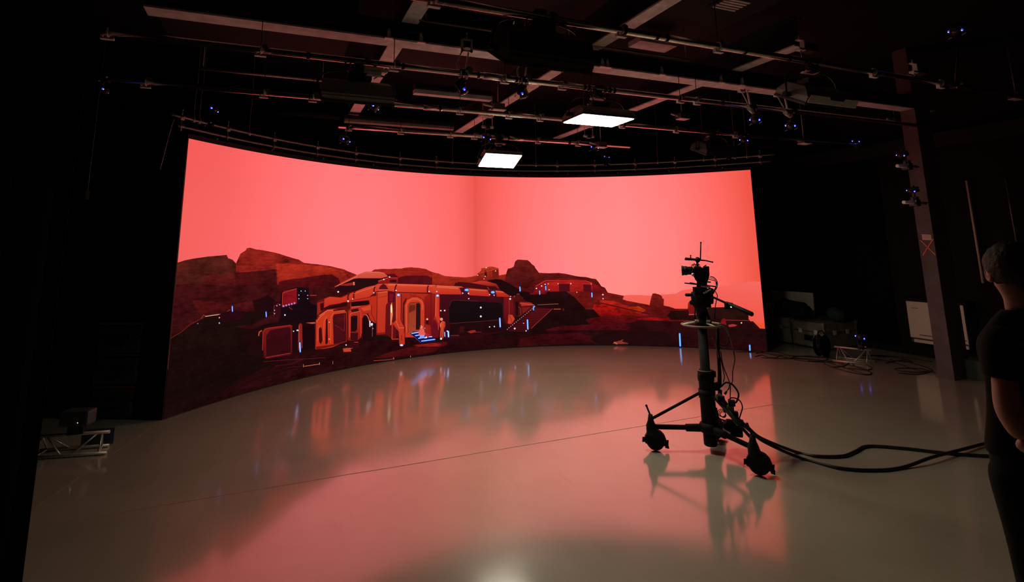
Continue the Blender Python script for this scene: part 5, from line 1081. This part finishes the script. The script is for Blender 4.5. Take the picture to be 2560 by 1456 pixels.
# ladder trusses on the floor
def truss(fa, fb, ra, rb, zt_, label, nb=2, blk=None):
    """front chord fa-fb, rear chord ra-rb on the floor, one top chord"""
    fa, fb, ra, rb = V(fa), V(fb), V(ra), V(rb); r = .014
    for q in (fa, fb, ra, rb): q.z = r
    ta, tb = (fa+ra)/2, (fb+rb)/2; ta.z = tb.z = zt_
    o = thing('truss_section', (((fa+rb)/2).x, ((fa+rb)/2).y, 0), label, 'truss', 'truss sections on the floor')
    for a, c in ((fa, fb), (ra, rb), (ta, tb)): MB().cyl(a, c, r, n=12).build('chord', 'alu', o)
    for a, c, A1, C1 in ((fa, fb, ta, tb), (ra, rb, ta, tb)):
        MB().cyl(a*.9+c*.1, A1*.9+C1*.1, .0065, n=8).build('strut', 'alu', o); MB().cyl(a*.1+c*.9, A1*.1+C1*.9, .0065, n=8).build('strut', 'alu', o)
        MB().cyl(A1*.85+C1*.15, a*.56+c*.44, .0065, n=8).build('diagonal', 'alu', o); MB().cyl(A1*.15+C1*.85, a*.44+c*.56, .0065, n=8).build('diagonal', 'alu', o)
    for k in (.1, .9): MB().cyl(fa*(1-k)+fb*k, ra*(1-k)+rb*k, .006, n=8).build('strut', 'alu', o)
    return o, ta, tb
fa, fb, ra, rb = FL(2081, 903), FL(2176, 914), FL(2097, 898), FL(2187, 909)
fa, ra = FL(2082, 904), FL(2096, 896); fb, rb = FL(2177, 915), FL(2188, 906)
ztr = atXY(2130, 876, (fa.x+fb.x)/2, (fa.y+fb.y)/2)
_, ta, tb = truss(fa, fb, ra, rb, ztr, 'bright aluminium truss section on the floor near the flight cases')
cp = ta*.25+tb*.75+V((0, 0, .17)); track_cam(cp, V((3, 4.5, 1.2))-cp, ta*.25+tb*.75+V((0, 0, .03)), 'blue lit camera standing on the right truss section', 1.1, False)
fa, fb, ra, rb = FL(60, 1152), FL(266, 1137), FL(100, 1131), FL(272, 1118)
ztl = atXY(280, 1079, (fb.x+rb.x)/2, (fb.y+rb.y)/2)
_, ta, tb = truss(fa, fb, ra, rb, ztl, 'dim aluminium truss section on the floor at the left edge')
q = [atXY(0, 0, 1, 1)]; bb = FL(285, 1128)
bp_ = [V((rb.x+.02, rb.y+.05, .01)), V((rb.x-.24, rb.y+.1, .01)), V((rb.x-.24, rb.y+.1, ztl-.01)), V((rb.x+.02, rb.y+.05, ztl-.01))]
solo(MB().prism(bp_, .02, (0, 1, 0)), 'blue_board', 'blue', 'dark blue board leaning behind the left truss section', 'board')
cq = ta*.45+tb*.55+V((0, 0, .14))
o = thing('boxed_sensor', cq, 'dark blue sensor unit resting on the left truss section', 'sensor')
MB().box(cq, (.24, .14, .13), (V((.96, -.28, 0)), V((.28, .96, 0)), UPZ)).build('sensor_body', 'case_blue', o, .02); MB().box(cq-V((0, 0, .1)), (.12, .1, .07)).build('sensor_foot', 'black', o, .005)
MB().ball(cq+V((.02, -.075, -.03)), .006, n=8).build('status_light', 'status', o)
# moulded cases stacked left of the screen
ca, cb = V((-1.70, 7.32, 0)), V((-1.26, 7.12, 0)); cd = (cb-ca).normalized(); cn = V((cd.y, -cd.x, 0))
if cn.dot(V((0, -1, 0))) < 0: cn = -cn
hs = atXY(225, 816, -1.5, 7.2)/3
for k in range(3):
    wd_ = (cb-ca).length; cc = (ca+cb)/2-cn*.3+cd*(.012*(k-1)); z0_ = .01+k*hs
    o = thing('moulded_case', (cc.x, cc.y, z0_), ('bottom', 'middle', 'top')[k]+' of the three dark moulded cases stacked left of the screen', 'case', 'moulded cases left of the screen')
    MB().box(cc+UPZ*(z0_+hs*.28), (wd_, .6, hs*.52), (cd, -cn, UPZ)).build('case_body', 'case_blue', o, .02)
    MB().box(cc+UPZ*(z0_+hs*.75), (wd_-.01, .58, hs*.4), (cd, -cn, UPZ)).build('lid', 'case_blue', o, .02)
    MB().box(cc+UPZ*(z0_+hs*.965), (wd_+.012, .6, hs*.06), (cd, -cn, UPZ)).build('rim', 'case_rim_redlit', o, .008)
    MB().box(cc+cn*.3+UPZ*(z0_+hs*.55), (wd_*.9, .03, hs*.1), (cd, -cn, UPZ)).build('seal_band', 'black', o, .004)
    MB().bar(cc+cn*.335+cd*-.1+UPZ*(z0_+hs*.25), cc+cn*.335+cd*.1+UPZ*(z0_+hs*.25), .03, .03).build('handle', 'black', o, .005)
    for sg in (-1, 1): MB().box(cc+cn*.31+cd*(sg*.12)+UPZ*(z0_+hs*.55), (.05, .03, .07), (cd, -cn, UPZ)).ball(cc+cn*.33+cd*(sg*.12)+UPZ*(z0_+hs*.58), .005, n=6).build('latch', 'black', o, .003)
# small cables on the right floor
FC = (((1840, 880), (1900, 882), (1960, 893), (2020, 898), (2080, 905), (2110, 912)), ((1890, 884), (1930, 878), (1975, 889), (2040, 893), (2090, 898), (2060, 906), (2020, 902)),
      ((1905, 895), (1950, 897), (2000, 898), (2060, 905), (2110, 919), (2165, 936), (2178, 932), (2160, 926), (2110, 920)), ((1888, 892), (1905, 888), (1918, 893), (1940, 895), (1950, 890), (1968, 897)),
      ((1975, 898), (1990, 892), (2030, 891), (2070, 897), (2040, 905), (1985, 900)), ((2060, 909), (2080, 918), (2110, 915), (2125, 907), (2140, 917), (2165, 925), (2180, 921), (2165, 912)),
      ((2030, 904), (2100, 908), (2150, 920), (2176, 930), (2170, 938), (2120, 930), (2070, 915)), ((2170, 890), (2220, 892), (2250, 896), (2280, 905), (2240, 903), (2225, 899)),
      ((2215, 908), (2250, 902), (2280, 908), (2330, 925), (2300, 931), (2250, 928), (2240, 922), (2300, 922), (2338, 932)), ((2180, 898), (2230, 905), (2290, 925), (2325, 930), (2290, 936), (2245, 933)),
      ((1840, 874), (1880, 880), (1960, 889), (2030, 893), (2075, 893)), ((2150, 889), (2200, 889), (2250, 893), (2330, 905)))
FCL = ('from behind the pedestal to the truss', 'looping back before the reel', 'trailing furthest forward under the truss', 'wavy just right of the screen foot', 'in an oval loop left of the reel', 'coiled under the truss', 'in a narrow loop in front of the truss', 'thin between the truss and the pillar', 'bunched left of the pillar foot', 'lowest left of the pillar foot', 'closest to the flight cases', 'along the right wall')
for k, pts in enumerate(FC): floorcable(pts, 'floor_cable', 'black cable on the floor '+FCL[k], .006, 'cable', None, 'loose cables on the right floor')

# ================================================================== drapes
def drape(p, q, z0_, z1_, name, lab, folds, amp, m='cloth', seed=1):
    random.seed(seed); p, q = V((p[0], p[1], 0)), V((q[0], q[1], 0)); d = q-p; s_ = d.cross(UPZ).normalized(); n = folds*8; vs, fs = [], []; b = MB()
    ph = [random.uniform(.6, 1.4) for _ in range(folds+2)]
    for k in range(n+1):
        t = k/n; a = amp*ph[int(t*folds)]*sin(2*pi*t*folds)
        for z, sc_ in ((z0_, 1.15), ((z0_+z1_)/2, 1), (z1_, .7)): c = p+d*t+s_*a*sc_; vs.append((c.x, c.y, z))
    for k in range(n):
        for j in range(2): fs.append((3*k+j, 3*k+3+j, 3*k+4+j, 3*k+1+j))
    o = b.add(vs, fs, True); o = solo(o, name, m, lab, 'curtain'); s = o.modifiers.new('thickness', 'SOLIDIFY'); s.thickness = .004; return o
e0 = FL(70, 1482)
drape((e0.x-.03, e0.y), (e0.x-2.3, e0.y-.6), .01, ZC-.05, 'stage_curtain', 'tall black curtain filling the left edge of the picture', 14, .045)
drape((-3.3, 8.3), (-1.0, 8.0), .01, ZC-.05, 'stage_curtain', 'black curtain behind the stacked cases left of the screen', 16, .04, seed=4)
drape((-1.2, 7.12), (-.98, 6.98), .01, 3.2, 'masking_drape', 'narrow black drape against the left edge of the screen', 3, .02, seed=5)
drape((XR-.05, 9.9), (XR-.05, 6.0), .12, 3.1, 'stage_curtain', 'black curtain along the right wall behind the flight cases', 20, .02, seed=8)
tg = atY(218, 488, 6.9); solo(MB().box(tg, (.03, .01, .09)).cyl(tg, (tg.x, tg.y, ZC), .003, n=5), 'hanging_tag', 'case_trim', 'tiny pinkish tag hanging high in the dark left of the screen', 'tag')
a = onarc(436, 3.2); solo(MB().tube(smoothpath([a, a+V((-.03, 0, -.15)), V((a.x-.09, a.y, 2.62))], 5), .005, 5), 'hanging_cable', 'rail', 'thin cable dangling left of the screen top corner', 'cable')

# ================================================================== person at the right edge
K0 = 2.22
base = atK(2600, 1110, K0); base.z = 0
ps = thing('person', base, 'person seen from behind in a black T-shirt, one hand in the trouser pocket', 'person')
fx = V((fw.x, fw.y, 0)).normalized(); rx = V((rt.x, rt.y, 0)).normalized()
fdir = (fx*.95+rx*.35).normalized(); sdir = V((fdir.y, -fdir.x, 0))       # facing, own right
def skinned(name, m, nodes, edges, parent, sub=2):
    me = bpy.data.meshes.new(name); names = list(nodes); org = V(base)
    me.from_pydata([tuple(V(nodes[n][0])-org) for n in names], [(names.index(a), names.index(b)) for a, b in edges], [])
    me.materials.append(M[m]); o = bpy.data.objects.new(name, me); COL.objects.link(o); o.parent = parent
    s = o.modifiers.new('skin', 'SKIN'); s.use_smooth_shade = True
    for i, n in enumerate(names):
        r = nodes[n][1]; me.skin_vertices[0].data[i].radius = r if isinstance(r, tuple) else (r, r)
    me.skin_vertices[0].data[0].use_root = True
    u = o.modifiers.new('smooth', 'SUBSURF'); u.levels = sub; u.render_levels = sub; return o
def L(side, fwd, z): return base+sdir*side+fdir*fwd+UPZ*z
hd = atK(2532, 680, K0); nb = atK(2552, 772, K0); nm = atK(2546, 738, K0)
shL, shR = atK(2500, 845, K0), atK(2668, 850, K0+.05)
elL, wrL = atK(2520, 1022, K0-.06), atK(2556, 1104, K0-.12)
ch = (shL+shR)/2+V((0, 0, -.1)); pel = V((base.x, base.y, .95)); sp = (ch+pel)/2
elR = shR+V((0, 0, -.3))+sdir*.06-fdir*.02; wrR = elR+V((0, 0, -.1))+fdir*.2-sdir*.05
hipL, hipR = L(-.09, 0, .9), L(.09, 0, .9); knL, knR = L(-.075, .03, .5), L(.1, .05, .5); anL, anR = L(-.07, -.02, .09), L(.12, 0, .09)
nodes = dict(pel=(pel, (.1, .08)), sp=(sp, (.1, .08)), ch=(ch, (.08, .06)), nb=(nb, .054), nm=(nm, .05),
             shL=(shL, .036), elL=(elL, .05), foL=(elL*.55+wrL*.45, .044), wrL=(wrL, .026), shR=(shR, .036), elR=(elR, .042), wrR=(wrR, .026),
             hipL=(hipL, .08), knL=(knL, .056), anL=(anL, .036), hipR=(hipR, .08), knR=(knR, .056), anR=(anR, .036))
E_ = [('pel', 'sp'), ('sp', 'ch'), ('ch', 'nb'), ('nb', 'nm'), ('ch', 'shL'), ('shL', 'elL'), ('elL', 'foL'), ('foL', 'wrL'), ('ch', 'shR'), ('shR', 'elR'), ('elR', 'wrR'), ('pel', 'hipL'), ('hipL', 'knL'), ('knL', 'anL'), ('pel', 'hipR'), ('hipR', 'knR'), ('knR', 'anR')]
# head: continues the neck; skull, jaw and nose as chain nodes
ht = hd+UPZ*.055; 
nodes.update(jaw=(hd-UPZ*.05+fdir*.03, (.056, .06)), sk=(hd+UPZ*.01, (.074, .085)), top=(hd+UPZ*.06, (.06, .07)), nose=(hd-UPZ*.02+fdir*.095, .014))
E_ += [('nm', 'jaw'), ('jaw', 'sk'), ('sk', 'top'), ('sk', 'nose')]
body = skinned('body', 'skin', nodes, E_, ps)
for sg in (-1, 1):
    e = hd+sdir*(sg*.077)-UPZ*.014; MB().ball(e, .03, (.35, .62, 1), 12, (sdir, fdir, UPZ)).torus(e+sdir*(sg*.004), .02, .006, sdir, 16, 6).build('ear', 'skin', ps)
    MB().ball(hd+sdir*(sg*.033)+fdir*.082+UPZ*.005, .012, n=10).build('eye', 'white', ps)
MB().ball(hd+fdir*.088-UPZ*.058, .02, (1.1, .5, .3), 10, (sdir, fdir, UPZ)).build('mouth', 'skin', ps)
random.seed(11)
# hair: a cap open at the face
hb = MB(); hc_ = hd+UPZ*.022-fdir*.008; n = 36; mm = 18; vs = []
for i in range(mm+1):
    th = pi*.74*i/mm
    for k in range(n):
        a = 2*pi*k/n; dirv = sdir*(sin(th)*cos(a))+fdir*(sin(th)*sin(a))+UPZ*cos(th)
        fr_ = max(0, sin(a))            # front: pull the cap up over the face
        th2 = th*(1-.36*fr_); dirv = sdir*(sin(th2)*cos(a))+fdir*(sin(th2)*sin(a))+UPZ*cos(th2)
        r = .1+random.uniform(-.003, .004); c = hc_+sdir*dirv.dot(sdir)*r*.9+fdir*dirv.dot(fdir)*r*1.04+UPZ*dirv.z*r*1.0
        vs.append(c)
hb.add(vs, [(i*n+k, (i+1)*n+k, (i+1)*n+(k+1) % n, i*n+(k+1) % n) for i in range(mm) for k in range(n)], True)
ho = hb.build('hair', 'hair', ps); s = ho.modifiers.new('thickness', 'SOLIDIFY'); s.thickness = .012; s.offset = -1
# shirt and trousers: lofted rings with folds
slL = shL+(elL-shL)*.6; slR = shR+(elR-shR)*.6
def loft(b, rings, n=36, fold=0.0, seed=1):
    """rings: (centre, half width, half depth)"""
    random.seed(seed); ph = [random.uniform(0, 6.28) for _ in range(4)]; vs = []
    for j, (c, a_, d_) in enumerate(rings):
        for k in range(n):
            t = 2*pi*k/n; f_ = 1+fold*(sin(5*t+ph[0]+j*.9)+.6*sin(9*t+ph[1]-j*1.3))
            vs.append(V(c)+sdir*(a_*f_*cos(t))+fdir*(d_*f_*sin(t)))
    return b.add(vs, [(i*n+k, i*n+(k+1) % n, (i+1)*n+(k+1) % n, (i+1)*n+k) for i in range(len(rings)-1) for k in range(n)], True)
def mixp(a_, b_, t): return a_+(b_-a_)*t
def ringc(z): return mixp(pel, ch, (z-.95)/(ch.z-.95))
b = MB(); sc0 = (shL+shR)/2
loft(b, [(ringc(.88), .172, .128), (ringc(.9), .178, .132), (ringc(1.0), .17, .125), (ringc(1.1), .166, .12), (ringc(1.22), .176, .128), (mixp(ch, sc0, .0)-UPZ*.02, .19, .132), (mixp(ch, sc0, .6), .196, .125),
         (sc0-UPZ*.0, .186, .11), (sc0+UPZ*.045, .15, .092), (mixp(sc0+UPZ*.05, nb, .6), .1, .078), (nb-UPZ*.012, .066, .066), (nb-UPZ*.004, .06, .06)], fold=.012, seed=3)
for sh_, sl_, sd_ in ((shL, slL, -1), (shR, slR, 1)):
    pts = [sh_-sdir*(sd_*.06)+UPZ*.012, sh_+UPZ*.004, mixp(sh_, sl_, .3), mixp(sh_, sl_, .6), mixp(sh_, sl_, .85), sl_, mixp(sh_, sl_, .97)]
    b.tube(pts, [.04, .066, .074, .07, .071, .07, .058], 20)
o = b.build('t_shirt', 'shirt', ps); o.modifiers.new('smooth', 'SUBSURF').levels = 1
b = MB()
loft(b, [(ringc(.96), .155, .115), (V((pel.x, pel.y, .9)), .168, .128), (V((pel.x, pel.y, .84)), .172, .135), (V((pel.x, pel.y, .78)), .165, .125), (V((pel.x, pel.y, .74)), .12, .09)], fold=.008, seed=5)
for hp_, kn_, an_ in ((hipL, knL, anL), (hipR, knR, anR)):
    b.tube([hp_-UPZ*.04, hp_-UPZ*.12, mixp(hp_, kn_, .6), kn_, mixp(kn_, an_, .35), mixp(kn_, an_, .8), an_+UPZ*.0], [.09, .098, .084, .07, .07, .062, .06], 22)
o = b.build('trousers', 'trousers', ps); o.modifiers.new('smooth', 'SUBSURF').levels = 1
def hand(w, along, side, curl, nm_):
    """palm with four fingers and a thumb"""
    a = V(along).normalized(); s = V(side); s = (s-a*s.dot(a)).normalized(); n_ = a.cross(s)
    nd = dict(w=(w, .026), p=(w+a*.05, (.036, .018)), q=(w+a*.085, (.038, .015))); ed = [('w', 'p'), ('p', 'q')]
    for i, (o_, ln) in enumerate(((-.03, .066), (-.01, .074), (.01, .07), (.029, .056))):
        k0 = w+a*.09+s*o_; k1 = k0+(a*cos(curl)+n_*sin(curl))*ln*.5; k2 = k1+(a*cos(curl*2)+n_*sin(curl*2))*ln*.5
        nd[f'a{i}'] = (k0, .0095); nd[f'b{i}'] = (k1, .0085); nd[f'c{i}'] = (k2, .007); ed += [('q', f'a{i}'), (f'a{i}', f'b{i}'), (f'b{i}', f'c{i}')]
    t0 = w+a*.03-s*.034; t1 = t0+(a*.7-s*.5)*.045+n_*.01; t2 = t1+(a*.9-s*.1)*.03+n_*.008
    nd.update(t0=(t0, .012), t1=(t1, .0105), t2=(t2, .008)); ed += [('p', 't0'), ('t0', 't1'), ('t1', 't2')]
    return skinned(nm_, 'skin', nd, ed, ps, 2)
hand(wrL, (pel-UPZ*.12)-wrL, fdir, .35, 'left_hand'); hand(wrR, fdir-sdir*.4, UPZ, .4, 'right_hand')
for sg, an in ((-1, anL), (1, anR)):
    b = MB().tube([an+UPZ*-.02-fdir*.03, an+UPZ*-.035+fdir*.06, an+UPZ*-.05+fdir*.15, an-UPZ*.055+fdir*.2], [.045, .045, .042, .025], 12)
    for i, v in enumerate(b.v): b.v[i] = (v[0], v[1], max(v[2], .003))
    b.build('shoe', 'rubber', ps)
